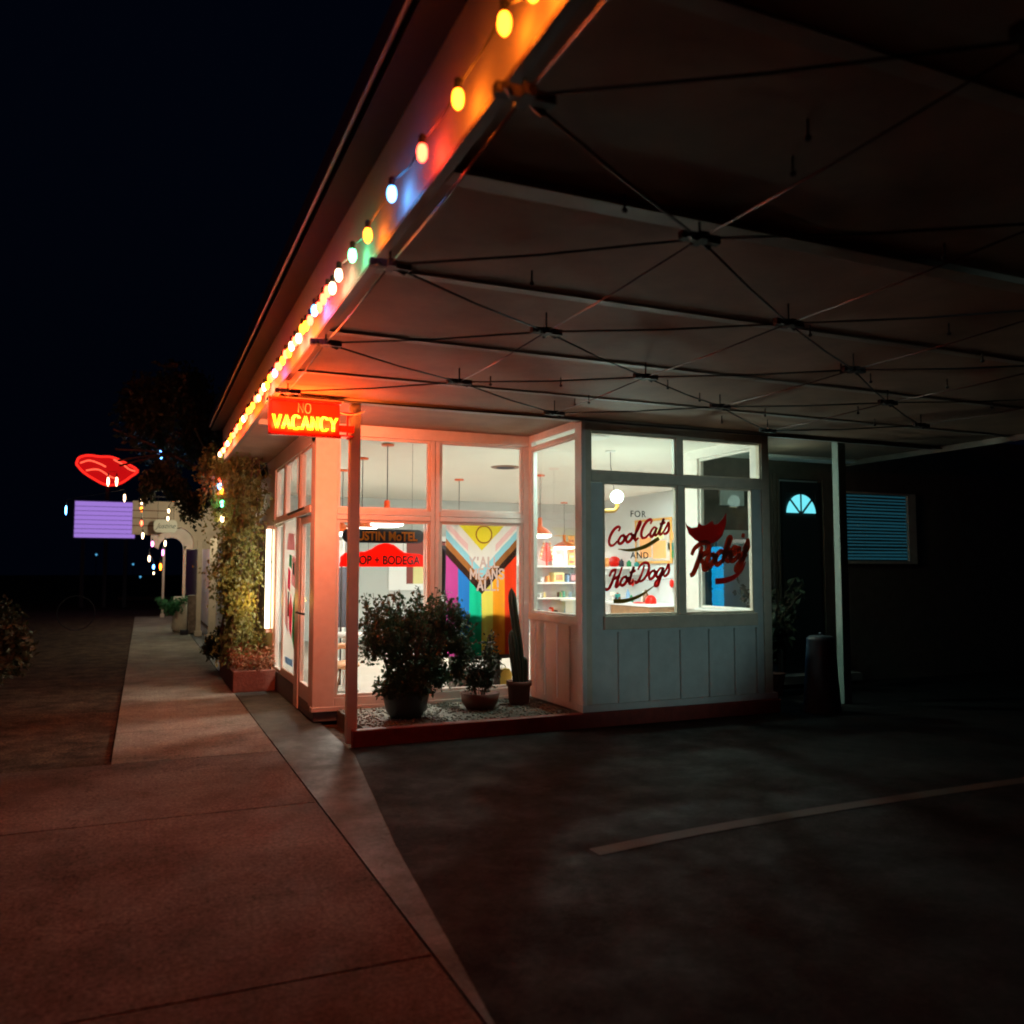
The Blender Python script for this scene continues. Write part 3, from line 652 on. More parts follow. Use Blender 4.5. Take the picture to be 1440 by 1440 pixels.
def fcol(u, z):
    if inletter(X0+(X1-X0)*u, z): return 'm'
    # u 0..1 across, z height
    x = abs(u-.50)*.87; cz = 1.17
    hgt = z - x*1.03        # chevron coordinate
    if hgt > 1.785:
        r = math.hypot((u-.53)*.87, z-1.97)
        return 'c' if .088 < r < .104 else 'y'
    if hgt > 1.57: return 'p' if 1.60 < hgt < 1.68 and x > .17 else 'w'
    if hgt > 1.475: return 'b'
    if hgt > 1.385: return 'n'
    if hgt > 1.29: return 'k'
    return 'VBGYOR'[min(5,int(u*6.06))]
mb = MB(); NX, NZ = 210, 366; idx = []
vs_ = []; 
for j in range(NZ+1):
    for i in range(NX+1):
        u = i/NX; z = Z0+(Z1-Z0)*j/NZ
        vs_.append((X0+(X1-X0)*u, 9.075+.010*math.sin(u*19+1.5*math.sin(z*2))*(1.2-j/NZ)+.004*math.sin(u*41+z*3), z))
mb.v = vs_
for j in range(NZ):
    for i in range(NX):
        a = j*(NX+1)+i; mb.f.append((a,a+1,a+NX+2,a+NX+1))
        mb.m.append(keys.index(fcol((i+.5)/NX, Z0+(Z1-Z0)*(j+.5)/NZ)))
mb.build('flag_cloth', fm, fl, smooth=True)
MB().tube([(3.1,9.07,2.12),(4.02,9.07,2.12)], .007, 6).build('rod', CORD, fl)

# signs hung inside the left window
SBL = mat('navy_sign_board', (.02,.02,.028), .4); OLET = mat('orange_sign_letters', (.85,.30,.03), .4, trans=.6); RBD = mat('red_sign_board', (.72,.03,.015), .35, trans=.6)
def pill(x0,x1,z0,z1,top=None):
    r = (z1-z0)/2; pts = []
    for k in range(9):
        a = -PI/2+PI*k/8; pts.append((x1-r+r*math.cos(a), z0+r+r*math.sin(a)))
    for k in range(9):
        a = PI/2+PI*k/8; pts.append((x0+r+r*math.cos(a), z0+r+r*math.sin(a)))
    return pts
# boards
a1 = thing('motel_name_board', 'dark rounded board with orange motel name above red board in window', 'sign', (2.5,9.3,1.86))
MB().prism(pill(2.0,2.945,1.865,2.02)[::-1], lambda u,v,d: (u,d,v), 9.30, 9.315).build('board', SBL, a1)
text('AUSTIN MoTEL', .137, 2.475, 9.295, 1.895, OLET, 'lettering', a1, .002, .004, sx=.84)
MB().tube([(2.15,9.31,2.015),(2.15,9.31,3.084)], .002, 4).tube([(2.8,9.31,2.015),(2.8,9.31,3.084)], .002, 4).build('hanging_wire', CORD, a1)
a2 = thing('shop_bodega_board', 'red humped board reading shop and bodega hung in the left window', 'sign', (2.5,9.3,1.59))
hump = [(x-.012,z) for x,z in [(1.99,1.60),(2.985,1.60),(2.985,1.66),(2.96,1.715),(2.90,1.745),(2.80,1.748),(2.72,1.76),(2.66,1.80),(2.60,1.845),(2.54,1.862),(2.48,1.862),(2.42,1.845),(2.34,1.795),(2.26,1.765),(2.15,1.765),(2.05,1.752),(2.0,1.71)]]
MB().prism(hump, lambda u,v,d: (u,d,v), 9.315, 9.30).build('board', RBD, a2)
text('SHOP + BODEGA', .134, 2.475, 9.293, 1.628, BLACK, 'lettering', a2, .002, .0042, sx=.80)
MB().tube([(2.3,9.311,1.77),(2.3,9.311,1.87)], .002, 4).tube([(2.7,9.311,1.77),(2.7,9.311,1.87)], .002, 4).build('hanging_wire', CORD, a2)

# framed picture on back wall seen beside the boards
PINK = mat('pink_print', (.72,.40,.42), .6, trans=.55); DKR = mat('dark_red_print', (.22,.04,.03), .6); PALY = mat('pale_yellow_print', (.72,.66,.30), .6); TEALP = mat('teal_print', (.05,.30,.28), .6, trans=.55)
CREAMP = mat('cream_print', (.78,.70,.60), .6, trans=.55); ORP = mat('orange_print', (.80,.36,.12), .6); MAG = mat('magenta_print', (.62,.04,.16), .6, trans=.55); GRN = mat('green_print', (.03,.32,.14), .6, trans=.55)
BLUP = mat('pale_blue_print', (.30,.45,.60), .6, trans=.55)
def picture(name, label, x0,x1,y,z0,z1, fr, cells, plane='y'):
    t = thing(name, label, 'picture', ((x0+x1)/2,y,z0) if plane == 'y' else (y,(x0+x1)/2,z0))
    def bx(a,b,c,d,e,f): return (a,b,c,d,e,f) if plane == 'y' else (c,d,a,b,e,f)
    s = -1
    B('frame', fr, t, bx(x0,x1,y-.03,y-.002,z0,z0+.05), bx(x0,x1,y-.03,y-.002,z1-.05,z1), bx(x0,x0+.05,y-.03,y-.002,z0+.0501,z1-.0501), bx(x1-.05,x1,y-.03,y-.002,z0+.0501,z1-.0501))
    W = x1-x0-.1; Hh = z1-z0-.1
    for k, (u0,u1,v0,v1,m) in enumerate(cells):
        B('print', m, t, bx(x0+.05+u0*W,x0+.05+u1*W,y-.02-.001*k,y-.005,z0+.05+v0*Hh,z0+.05+v1*Hh))
    return t
picture('framed_poster', 'white framed red and yellow poster half hidden by the window mullion', 4.75,6.2,17.49,1.15,2.30, SHELFM,
  [(0,1,0,1,SHELFM),(.25,.9,.5,.95,DKR),(.25,.9,.08,.45,PALY),(.25,.36,.08,.45,DKR)])
# clothes behind mullion/flag
rk = thing('garment_rail', 'rail of dark patterned garments behind the mullion beside the flag', 'garment rail', (4.2,12,.15))
MB().tube([(3.9,12,.15),(3.9,12,1.98),(4.75,12,1.98),(4.75,12,.15)], .014, 8).build('rail', ROD, rk)
for k in range(6):
    x = 3.97+k*.13; m = [DKR,DARK,CREAMP,DARK,PINK,DARK][k]
    MB().prism([(-.03,1.93),(-.22,1.85),(-.2,1.6),(-.17,1.2),(.17,1.2),(.2,1.6),(.22,1.85),(.03,1.93)], lambda u,v,d: (x+d,12+u,v), -.03,.03).build('garment', m, rk, bevel=.01)
# left: shelf tower, coat rail, stool
st = thing('white_shelf_tower', 'narrow white shelf tower beside the corner column inside', 'shelf', (2.45,12.2,.15))
B('upright', SHELFM, st, (2.2,2.225,12.0,12.35,.15,2.0), (2.60,2.625,12.0,12.35,.15,2.0))
for z in (.3,.62,.9,1.18,1.5): B('shelf', SHELFM, st, (2.226,2.599,12.0,12.35,z,z+.03))
for k in range(9):
    z = (.33,.65,.93,1.21,1.53)[k % 5]; x = 2.3+.1*(k % 3); m = [TEALP,DARK,BLUP,DKR,CREAMP][k*3 % 5]
    t = MB().lathe(x,12.1,[(.03,z),(.034,z+.02),(.032,z+.10),(.014,z+.13),(.014,z+.16)],12).build('bottle', m, None, smooth=True)
    tag(t, ['small teal bottle','small black bottle','pale blue bottle','dark red bottle','cream bottle'][k*3 % 5]+' on the white shelf tower, shelf level %s from the floor' % ['one','two','three','four','five'][k % 5], 'bottle', 'bottles on the white shelf tower')
cr = thing('coat_rail', 'dark coats hanging between corner column and canopy post', 'coat rail', (2.2,10.8,.15))
MB().tube([(2.28,10.6,.15),(2.28,10.6,1.62),(2.28,11.2,1.62),(2.28,11.2,.15)], .012, 8).build('rail', ROD, cr)
for k in range(3):
    y = 10.72+k*.15
    MB().prism([(-.03,1.6),(-.12,1.54),(-.13,1.2),(-.12,.85),(.12,.85),(.13,1.2),(.12,1.54),(.03,1.6)], lambda u,v,d: (2.33+u,y+d,v), -.04,.04).build('coat', DARK, cr, bevel=.01)
tb = thing('white_table', 'white round-topped display table beside the canopy post inside', 'table', (2.25,10.1,.15))
MB().lathe(2.22,10.1,[(.22,.78),(.225,.80),(.22,.82)],28).build('tabletop', SHELFM, tb); MB().lathe(2.22,10.1,[(.18,.15),(.17,.17),(.03,.2),(.025,.5),(.03,.78)],20).build('pedestal', SHELFM, tb, smooth=True)
ch = thing('shell_chair', 'pale orange shell chair under the white display table', 'chair', (2.12,9.6,.15))
MB().ell((2.12,9.6,.50),(.17,.16,.05),16,8).build('seat', mat('peach_plastic',(.70,.36,.2),.4), ch, smooth=True)
MB().tube(smooth_path([(2.0,9.7,.5),(2.02,9.76,.65),(2.12,9.78,.70),(2.22,9.76,.65),(2.24,9.7,.5)],5), .035, 8).build('backrest', mat('peach_plastic_back',(.70,.36,.2),.4), ch, smooth=True)
for dx, dy in ((-.1,-.1),(.1,-.1),(-.1,.1),(.1,.1)): MB().tube([(2.12+dx*.6,9.6+dy*.6,.47),(2.12+dx*1.3,9.6+dy*1.3,.15)], .01, 6).build('leg', BROWN, ch)
# behind flag low: dark cabinet, drawers, box, yellow bag
cb = thing('dark_cabinet', 'dark low cabinet standing behind the lower flag', 'cabinet', (3.6,9.3,.15))
B('carcass', DKWOOD, cb, (3.25,4.02,9.105,9.5,.55,1.05), bevel=.005); B('leg', DKWOOD, cb, (3.31,3.35,9.15,9.49,.15,.549)); B('leg', DKWOOD, cb, (3.78,3.82,9.15,9.49,.15,.549)); B('top', DKWOOD, cb, (3.24,4.025,9.10,9.51,1.051,1.065))
cx_ = thing('brown_box', 'brown cardboard box on the floor under the flag', 'box', (3.6,9.4,.15))
B('carton', BROWN, cx_, (3.42,3.72,9.2,9.45,.15,.42)); B('flap', BROWN, cx_, (3.38,3.419,9.2,9.45,.40,.415))
yb = thing('yellow_bag', 'yellow paper bag on the floor right of the brown box', 'bag', (3.9,9.25,.15))
MB().prism([(3.85,.15),(3.98,.15),(3.99,.36),(3.955,.42),(3.87,.41),(3.84,.34)], lambda u,v,d: (u,d,v), 9.30, 9.2).build('bag_body', mat('yellow_paper',(.72,.42,.05),.6), yb)
MB().tube(smooth_path([(3.87,9.25,.41),(3.9,9.25,.47),(3.94,9.25,.42)],5), .006, 6).build('handle', CREAMP, yb)
dw = thing('drawer_unit', 'white drawer unit seen low between bushes and flag', 'drawers', (3.2,10.4,.15))
B('carcass', SHELFM, dw, (2.95,3.45,10.25,10.6,.15,.75))
for k in range(3):
    d = B('drawer', SHELFM, dw, (2.97,3.43,10.235,10.249,.18+k*.185,.35+k*.185)); B('handle', DKR, d, (3.15,3.25,10.225,10.234,.26+k*.185,.275+k*.185))

# back shelves (seen in bay side pane)
bs = thing('back_shelf_unit', 'white shelf unit with red branch tree against the back wall', 'shelf', (8.5,17.3,.15))
B('upright', SHELFM, bs, (7.6,7.63,17.1,17.48,.15,1.64), (9.12,9.15,17.1,17.48,.15,1.64))
for z in (.15,.55,.93,1.27,1.64): B('shelf', SHELFM, bs, (7.6,9.15,17.08,17.49,z+.001,z+.035))
def shelfbox(name, label, x0,x1,y0,y1,z0,z1,m,m2):
    t = thing(name, label, 'box', ((x0+x1)/2,(y0+y1)/2,z0)); B('carton', m, t, (x0,x1,y0,y1,z0,z1)); B('label_panel', m2, t, (x0+.03,x1-.03,y0-.004,y0-.001,z0+.04,z1-.04)); return t
shelfbox('gift_box', 'gold gift box left on the back shelf', 8.46,8.70,17.12,17.4,1.306,1.52,PALY,BROWN)
shelfbox('gift_box', 'small dark and pink box right on the back shelf', 8.86,9.02,17.12,17.4,1.306,1.50,DARK,PINK)
tr = thing('red_branch_tree', 'red table-top branch ornament on top of the back shelf', 'ornament', (8.32,17.25,1.675))
MB().tube([(8.33,17.25,1.675),(8.33,17.25,2.2)], .016, 8).build('trunk', RBD, tr)
for k in range(9):
    z = 1.78+k*.045; L = .16*(1-k/14)
    MB().tube([(8.33-L,17.25,z+.05),(8.33,17.25,z),(8.33+L,17.25,z+.05)], .012, 6).build('branch', RBD, tr)
    for s in (-1,1):
        MB().ell((8.33+s*L,17.24,z+.07),(.03,.03,.03),8,6).build('ornament', ORP if k % 2 else CREAMP, tr, smooth=True)
picture('framed_print', 'pink and blue framed print standing on the back shelf', 8.50,8.86,17.3,1.68,2.10, SHELFM, [(0,1,0,1,CREAMP),(.15,.85,.45,.85,PINK),(.3,.7,.1,.6,BLUP)])
ob = thing('orange_banner', 'narrow orange patterned hanging beside the back shelf print', 'banner', (9.05,17.3,1.68))
B('cloth', ORP, ob, (8.97,9.13,17.42,17.44,1.7,2.35)); 
for k in range(5): B('patch', CREAMP if k % 2 else DKR, ob, (9.0,9.1,17.405,17.419,1.74+k*.12,1.79+k*.12))
MB().tube([(8.6,17.4,2.36),(9.19,17.4,2.36)], .01, 6).build('rod', BRASS, ob)
for k, (x, z) in enumerate(((8.25,.966),(8.62,.966),(8.66,.966),(8.9,.966),(8.2,1.306),(8.1,.586),(8.4,.586),(8.8,.586))):
    t = MB().lathe(x,17.22,[(.035,z),(.045,z+.03),(.045,z+.11),(.035,z+.12)],14).build('candle_jar', [SHELFM,DARK,CREAMP,BLUP][k % 4], None, smooth=True)
    tag(t, ['white','black','cream','pale blue'][k % 4]+' candle jar on the %s shelf of the back unit, %s' % (('middle','upper')[z > 1.2] if z > .9 else 'lowest', ('left end','centre','centre right','right end')[min(3,int((x-8.0)/.28))]), 'jar', 'candle jars on the back shelf unit')

PAL = [('white',SHELFM),('red',RBD),('teal',TEALP),('yellow',PALY),('black',DARK),('blue',BLUP),('orange',ORP),('green',GRN)]
for k in range(10):
    cn_, m_ = PAL[k*3 % 8]; z = (.966,.966,1.306,.586,.586)[k % 5]; x = 8.12+.098*k; w_ = .04; h_ = .10+.02*(k % 4)
    t = MB().box(x,x+w_,17.15,17.3,z,z+h_).build('book', m_, None); tag(t, cn_+' book standing on the back shelf unit, book %s of ten from the left' % ['one','two','three','four','five','six','seven','eight','nine','ten'][k], 'book', 'books on the back shelf unit')
for k in range(7):
    cn_, m_ = PAL[(k*5+2) % 8]; y = 14.5+.29*k+(.35 if k > 2 else 0); h_ = .10+.03*(k % 3)
    t = MB().lathe(8.98,y,[(.04,1.641),(.05,1.66),(.05,1.64+h_*.7),(.02,1.64+h_*.85),(.02,1.64+h_)],14).build('vase', m_, None, smooth=True); tag(t, cn_+' vase on the long wall shelf, vase %s from the right' % ['one','two','three','four','five','six','seven'][k], 'vase', 'vases on the wall shelf')
# right wall: shelf, counter, poster, goods (seen through the bay front)
rs = thing('wall_shelf', 'long white wall shelf behind the hot dogs lettering', 'shelf', (9.1,15.2,1.58))
B('board', SHELFM, rs, (8.85,9.195,14.4,16.8,1.60,1.64)); 
for y in (14.6,15.6,16.5): B('bracket', SHELFM, rs, (8.9,9.195,y,y+.02,1.48,1.599))
ct = thing('display_counter', 'white topped wooden counter at the foot of the left bay pane', 'counter', (8.9,14.8,.15))
B('counter_top', SHELFM, ct, (8.55,9.19,13.4,17.0,.89,.94), bevel=.006); B('front_panel', mat('oak_veneer',(.50,.30,.16),.5,nscale=8,namt=.3), ct, (8.62,9.18,13.5,14.9,.15,.889))
B('leg', SHELFM, ct, (8.62,9.18,14.95,16.9,.15,.889))
picture('gold_framed_poster', 'gold framed orange figure poster behind the cool cats lettering', 13.55,14.85,9.19,1.70,2.58, BRASS,
 [(0,1,0,1,CREAMP),(.12,.5,.06,.5,ORP),(.55,.9,.1,.6,ORP),(.2,.45,.55,.8,PALY)], plane='x')
rc = thing('sun_hat', 'red peaked hat lying on the counter, right end', 'hat', (8.75,13.75,.94))
MB().ell((8.80,13.72,.975),(.10,.13,.13),16,8).build('crown', RBD, rc, smooth=True); MB().ell((8.68,13.95,.955),(.10,.15,.012),14,6).build('brim', RBD, rc, smooth=True)
bk = thing('red_box', 'red and orange fabric pouch on the wall shelf', 'pouch', (8.95,15.5,1.64))
MB().ell((8.97,15.35,1.745),(.08,.22,.115),16,8).build('pouch_body', RBD, bk, smooth=True); MB().ell((8.93,15.58,1.735),(.08,.14,.10),14,8).build('patch', ORP, bk, smooth=True)
for k in range(16):
    y = 13.9+k*.16+random.uniform(-.03,.03); x = random.uniform(8.68,9.0); h_ = random.uniform(.10,.26); r = random.uniform(.03,.06)
    m = [DARK,SHELFM,TEALP,CREAMP,BLUP,BROWN,GRN][k*5 % 7]
    nmc = ['black','white','teal','cream','pale blue','brown','green'][k*5 % 7]
    if abs(y-13.8) < .2: continue
    if k % 3 == 0: t = MB().lathe(x,y,[(r*.6,.941),(r*.6,.95),(.008,.955),(.008,.94+h_*.55),(r,.94+h_*.62),(r,.94+h_),(r*.9,.94+h_)],14).build('goblet', m, None, smooth=True); nm='goblet'
    else: t = MB().lathe(x,y,[(r,.941),(r*1.05,.95),(r,.94+h_*.7),(r*.4,.94+h_*.85),(r*.4,.94+h_)],14).build('jar', m, None, smooth=True); nm='jar'
    tag(t, '%s %s %s on the display counter, number %s from the right end' % ('tall' if h_ > .18 else 'short', nmc, nm, ['one','two','three','four','five','six','seven','eight','nine','ten','eleven','twelve','thirteen','fourteen','fifteen','sixteen'][k]), nm, 'goods on the display counter')
for k, (y, z, m) in enumerate(((13.45,2.15,ORP),(13.5,1.95,TEALP),(13.42,1.8,GRN))):
    t = B('wall_tag', m, None, (9.17,9.195,y,y+.18,z,z+.14)); tag(t, ['orange','teal','green'][k]+' wall card right of the gold framed poster', 'card', 'wall cards by the poster')
gar = thing('pepper_garland', 'string of small red peppers along the right wall by counter', 'garland', (9.1,14.2,1.3))
MB().tube([(9.15,13.5,1.42),(9.15,14.2,1.36),(9.15,14.9,1.40),(9.15,15.6,1.42)], .004, 5).build('cord', CORD, gar)
for k, y in enumerate((13.5,13.52,14.0,14.9,15.5)): MB().lathe(9.13,y,[(.008,1.40),(.035,1.36),(.03,1.28),(.005,1.24)],10).build('pepper', RBD, gar, smooth=True)
# porch items seen through the bay side pane
jr = thing('blue_bottle_stack', 'stack of self-glowing blue water bottles on the porch behind the right bay pane', 'bottle stack', (6.83,9.05,0))
BJ = emit('glowing_blue_plastic', (.0,.36,.75), .55, (.05,.35,.7))  # bottle plastic carries its own glow, no lamp lights it
for k in range(6):
    z = .25+k*.27
    MB().lathe(6.86,9.1,[(.075,z),(.08,z+.02),(.074,z+.06),(.08,z+.13),(.074,z+.19),(.08,z+.24),(.06,z+.268)],16).build('bottle', BJ, jr, smooth=True)
B('stand', DARK, jr, (6.76,6.96,9.0,9.2,-.012,.249))
wb = thing('porch_board', 'pale board fixed on porch wall behind right bay pane', 'board', (7.2,9.28,1))
B('panel', mat('pale_porch_board',(.60,.66,.64),.6,nscale=6), wb, (6.98,7.60,9.265,9.298,.3,2.1)); B('upper_panel', SHELFM, wb, (7.05,7.44,9.265,9.298,2.43,2.65))

# leaf helpers --------------------------------------------------------
def leafmesh(pts, size, jitter=.4, droop=0.0):
    mb = MB()
    for p in pts:
        s = size*random.uniform(1-jitter,1+jitter)
        d = Vector((random.gauss(0,1),random.gauss(0,1),random.gauss(0,1)-droop)).normalized()
        u = d.cross(Vector((random.gauss(0,1),random.gauss(0,1),random.gauss(0,1)))).normalized()
        n = d.cross(u); p = Vector(p)
        mb.add([p, p+d*s*.5+u*s*.28+n*s*.08, p+d*s, p+d*s*.5-u*s*.28+n*s*.08], [(0,1,2),(0,2,3)])
    return mb
def blobpts(c, r, n, shell=.35, lumps=9):
    ls = []
    for k in range(lumps):
        v = Vector((random.gauss(0,1),random.gauss(0,1),random.gauss(0,1))).normalized()
        ls.append((Vector((c[0]+v.x*r[0]*.6,c[1]+v.y*r[1]*.6,c[2]+v.z*r[2]*.6)), random.uniform(.32,.55)))
    out = []
    for k in range(n):
        lc, lr = random.choice(ls)
        v = Vector((random.gauss(0,1),random.gauss(0,1),random.gauss(0,1))).normalized()*(random.uniform(shell,1)**.6)
        out.append((lc.x+v.x*r[0]*lr, lc.y+v.y*r[1]*lr, lc.z+v.z*r[2]*lr))
    return out
def sprigs(c, r, n, ln, per):
    stems = []; lv = []
    for k in range(n):
        v = Vector((random.gauss(0,1),random.gauss(0,1),abs(random.gauss(0,1))*.9)).normalized()
        a = Vector((c[0]+v.x*r[0]*.8, c[1]+v.y*r[1]*.8, c[2]+v.z*r[2]*.8)); b = a+Vector((v.x*.5,v.y*.5,v.z+.5)).normalized()*ln*random.uniform(.5,1.2)
        stems.append((a,b))
        for q in range(per):
            t = random.random(); lv.append(a.lerp(b,t))
    return stems, lv
# potted plants
pb = thing('potted_bush', 'big leafy dark bush in a grey glazed pot by the canopy post', 'potted plant', (2.42,8.2,.12))
MB().lathe(2.42,8.2,[(.15,.12),(.20,.2),(.235,.36),(.245,.42),(.225,.42),(.21,.38)],28).build('pot', POTB, pb, smooth=True)
MB().lathe(2.42,8.2,[(.2,.37),(.2,.385)],20).build('soil', SOIL, pb)
stems, lv = [], []
for c_, r_, n_ in (((2.18,8.2,.98),(.24,.24,.24),34),((2.62,8.25,1.02),(.34,.26,.22),46),((2.9,8.25,.82),(.2,.22,.28),30),((2.4,8.1,.7),(.4,.3,.3),40)):
    a_, b_ = sprigs(c_, r_, n_, .2, 13); stems += a_; lv += b_
sm = MB()
for k in range(16):
    a = random.uniform(0,2*PI); q = (2.45+.4*math.cos(a)*random.random(),8.2+.3*math.sin(a)*random.random(),random.uniform(.75,1.1))
    sm.tube(smooth_path([(2.42+.08*math.cos(a),8.2+.08*math.sin(a),.38),(2.42+.2*math.cos(a),8.2+.18*math.sin(a),.6),q],4), .008, 5)
for a, b in stems: sm.tube([a,b], .003, 4)
sm.build('stems', STEM, pb)
pts = blobpts((2.2,8.2,.92),(.34,.34,.36),2400,.2,10)+blobpts((2.66,8.25,.93),(.42,.36,.34),3400,.2,12)+blobpts((2.92,8.25,.70),(.22,.26,.30),1300,.2,6)+blobpts((2.45,8.15,.58),(.46,.34,.28),3600,.1,9)+blobpts((2.38,8.0,.47),(.36,.16,.16),1500,.1,6)+[(p.x+random.gauss(0,.015),p.y+random.gauss(0,.015),p.z) for p in lv]
leafmesh(pts, .047).build('foliage', LEAF, pb)
p2 = thing('potted_shrub', 'small upright shrub in a low dark pot before the flag', 'potted plant', (3.27,8.38,.12))
MB().lathe(3.27,8.38,[(.14,.12),(.19,.2),(.21,.29),(.19,.29),(.17,.26)],24).build('pot', TERRA, p2, smooth=True)
MB().lathe(3.27,8.38,[(.17,.24),(.17,.255)],20).build('soil', SOIL, p2)
sm = MB(); lv = []
for k in range(16):
    a = random.uniform(0,2*PI); top = (3.27+.2*math.cos(a)*random.uniform(.3,1),8.38+.14*math.sin(a),random.uniform(.6,.98))
    pth = smooth_path([(3.27+.04*math.cos(a),8.38+.04*math.sin(a),.24),(3.27+.1*math.cos(a),8.38+.08*math.sin(a),.45),top],5); sm.tube(pth,.005,5)
    for q in range(90):
        p = random.choice(pth[3:]); lv.append(p+Vector((random.gauss(0,.035),random.gauss(0,.035),random.gauss(0,.03))))
sm.build('stems', STEM, p2); leafmesh(lv,.04).build('foliage', LEAFD, p2)
p3 = thing('potted_cactus', 'tall thin glossy cactus in a terracotta pot at the bay corner', 'potted plant', (3.77,8.5,.12))
MB().lathe(3.77,8.5,[(.09,.12),(.11,.14),(.125,.32),(.14,.32),(.14,.37),(.125,.37),(.11,.34)],24).build('pot', TERRA, p3, smooth=True)
MB().lathe(3.77,8.5,[(.11,.33),(.11,.34)],20).build('soil', SOIL, p3)
def cactus(pth, r):
    sp = smooth_path(pth, 8); n = len(sp); mb = MB(); ridg = 9; vs = []
    for i, p in enumerate(sp):
        t = i/(n-1); rr = r*(1 if t < .8 else max(.12, math.cos((t-.8)/.2*PI/2)))
        for k in range(ridg*2):
            th = PI*k/ridg; q = rr*(1.12 if k % 2 == 0 else .86); vs.append((p.x+q*math.cos(th),p.y+q*math.sin(th),p.z))
    fs = []; m_ = ridg*2
    for i in range(n-1):
        for k in range(m_): fs.append((i*m_+k,i*m_+(k+1)%m_,(i+1)*m_+(k+1)%m_,(i+1)*m_+k))
    fs.append(tuple((n-1)*m_+k for k in range(m_)))
    mb.add(vs,fs); return mb
cactus([(3.79,8.5,.34),(3.77,8.5,.7),(3.71,8.5,1.1),(3.68,8.5,1.37)],.042).build('stem', CACT, p3)
cactus([(3.73,8.46,.34),(3.69,8.45,.6),(3.655,8.45,.92)],.04).build('stem', CACT, p3)
cactus([(3.84,8.52,.34),(3.845,8.52,.5),(3.84,8.52,.62)],.035).build('stem', CACT, p3)
# brick planter with flowers and climbing vine
pl = thing('wall_planter', 'dark brick planter of red-leaved flowers under the climbing vine', 'planter', (1.36,12.2,0))
PBR = mat('dark_brick', (.17,.06,.04), .85, nscale=20, namt=.4, bump=.6, bscale=30)
B('box', PBR, pl, (1.10,1.63,11.5,11.6,0,.27), (1.10,1.18,11.601,13.4,0,.27), (1.10,1.63,13.401,13.5,0,.27), bevel=.01)
B('soil', SOIL, pl, (1.181,1.635,11.601,13.4,0,.22))
pts = [(random.uniform(1.12,1.62),random.uniform(11.52,13.2),random.gauss(.36,.08)) for k in range(2600)]
leafmesh(pts,.05).build('flowers', LEAFR, pl)
vn = thing('climbing_vine', 'tall climbing vine covering the wall end below the bulbs', 'vine', (1.4,12.8,.22))
pts = []
for k in range(14000):
    z = random.uniform(.3,3.25); t = z/3.2
    wv = .22+.05*math.sin(z*5)+.03*math.sin(z*13)
    cx0 = 1.27+.05*math.sin(z*3.1); x = cx0+random.gauss(0,wv*.55); y = 12.75+random.gauss(0,.42)
    if z > 2.3: x -= random.random()*.12*(z-2.3)
    pts.append((min(x,1.62),y,z))
for k in range(60):     # hanging tendrils
    x = random.uniform(1.0,1.5); y = random.uniform(12,13.4); z = random.uniform(1.6,3.2); L = random.uniform(.2,.6)
    for q in range(18): pts.append((x+random.gauss(0,.02),y+random.gauss(0,.03),z-L*q/18))
pts += blobpts((.98,12.95,2.95),(.38,.6,.5),2600,.1,12)
for k in range(26):
    x = random.uniform(.75,1.2); y = random.uniform(12.6,13.4); z = random.uniform(2.4,2.9); L = random.uniform(.2,.55)
    for q in range(16): pts.append((x+random.gauss(0,.015),y+random.gauss(0,.02),z-L*q/16))
leafmesh(pts,.06,.4,1.2).build('foliage', LEAFV, vn)
sm = MB()
for k in range(26):
    x = random.uniform(1.12,1.42); y = random.uniform(12.3,13.2); p = [(x,y,.22)]
    for q in range(7): x += random.uniform(-.07,.07); y += random.uniform(-.08,.08); p.append((min(x,1.55),y,.22+(q+1)*.42))
    sm.tube(smooth_path(p,4), random.uniform(.006,.016), 5)
sm.build('stems', STEM, vn)
# shrub at kerb beside planter
s1 = thing('round_shrub', 'small round dark shrub on the walk edge beside the planter', 'shrub', (1.2,14.6,0))
leafmesh(blobpts((1.22,14.6,.36),(.30,.34,.36),2600,.2),.05).build('foliage', LEAFD, s1)
MB().tube([(1.22,14.6,0),(1.22,14.6,.35)], .02, 6).build('stem', STEM, s1)
# vertical light tube on wall
tbk = thing('wall_light_tube', 'glaring vertical white tube light between the vine and the poster window', 'wall light', (1.6,12.0,.7))
MB().tube([(1.575,12.0,.78),(1.575,12.0,2.12)], .03, 14).build('tube', emit('white_tube_glow', (1,.84,.55), 9), tbk, smooth=True)
B('holder', TRIM, tbk, (1.55,1.638,11.96,12.04,.72,.779), (1.55,1.638,11.96,12.04,2.121,2.17))
plight('tube_spill', 1.36, 12.05, 1.15, 6, (1,.50,.07), .1)
# painted poster window on left wall
ps = thing('poster_panel', 'tall colourful cactus and flower poster in the side window', 'poster', (1.66,10.65,.34))
B('sheet', CREAMP, ps, (1.66,1.67,10.19,11.11,.345,2.17))
def shp(poly, m, d): MB().prism(poly, lambda u,v,dd: (dd,u,v), 1.659-d, 1.656-d).build('print', m, ps)
shp([(10.35,.42),(10.9,.42),(10.9,.5),(10.35,.5)], BLUP, .0)
shp([(10.22,.62),(10.4,.75),(10.36,1.15),(10.24,1.3),(10.2,1.0)], GRN, .001)
shp([(10.45,.75),(10.62,.85),(10.66,1.12),(10.52,1.28),(10.4,1.1)], MAG, .002)
shp([(10.6,1.3),(10.8,1.35),(10.78,1.6),(10.6,1.55)], MAG, .001)
shp([(10.25,1.35),(10.5,1.4),(10.45,1.75),(10.25,1.7)], PINK, .001)
shp([(10.7,.8),(10.95,.9),(10.98,1.5),(10.8,1.2)], PINK, .001)
shp([(10.3,1.5),(10.42,1.52),(10.40,1.66),(10.3,1.64)], TEALP, .003)
shp([(10.3,1.8),(10.9,1.82),(10.8,2.02),(10.4,2.0)], PINK, .001)
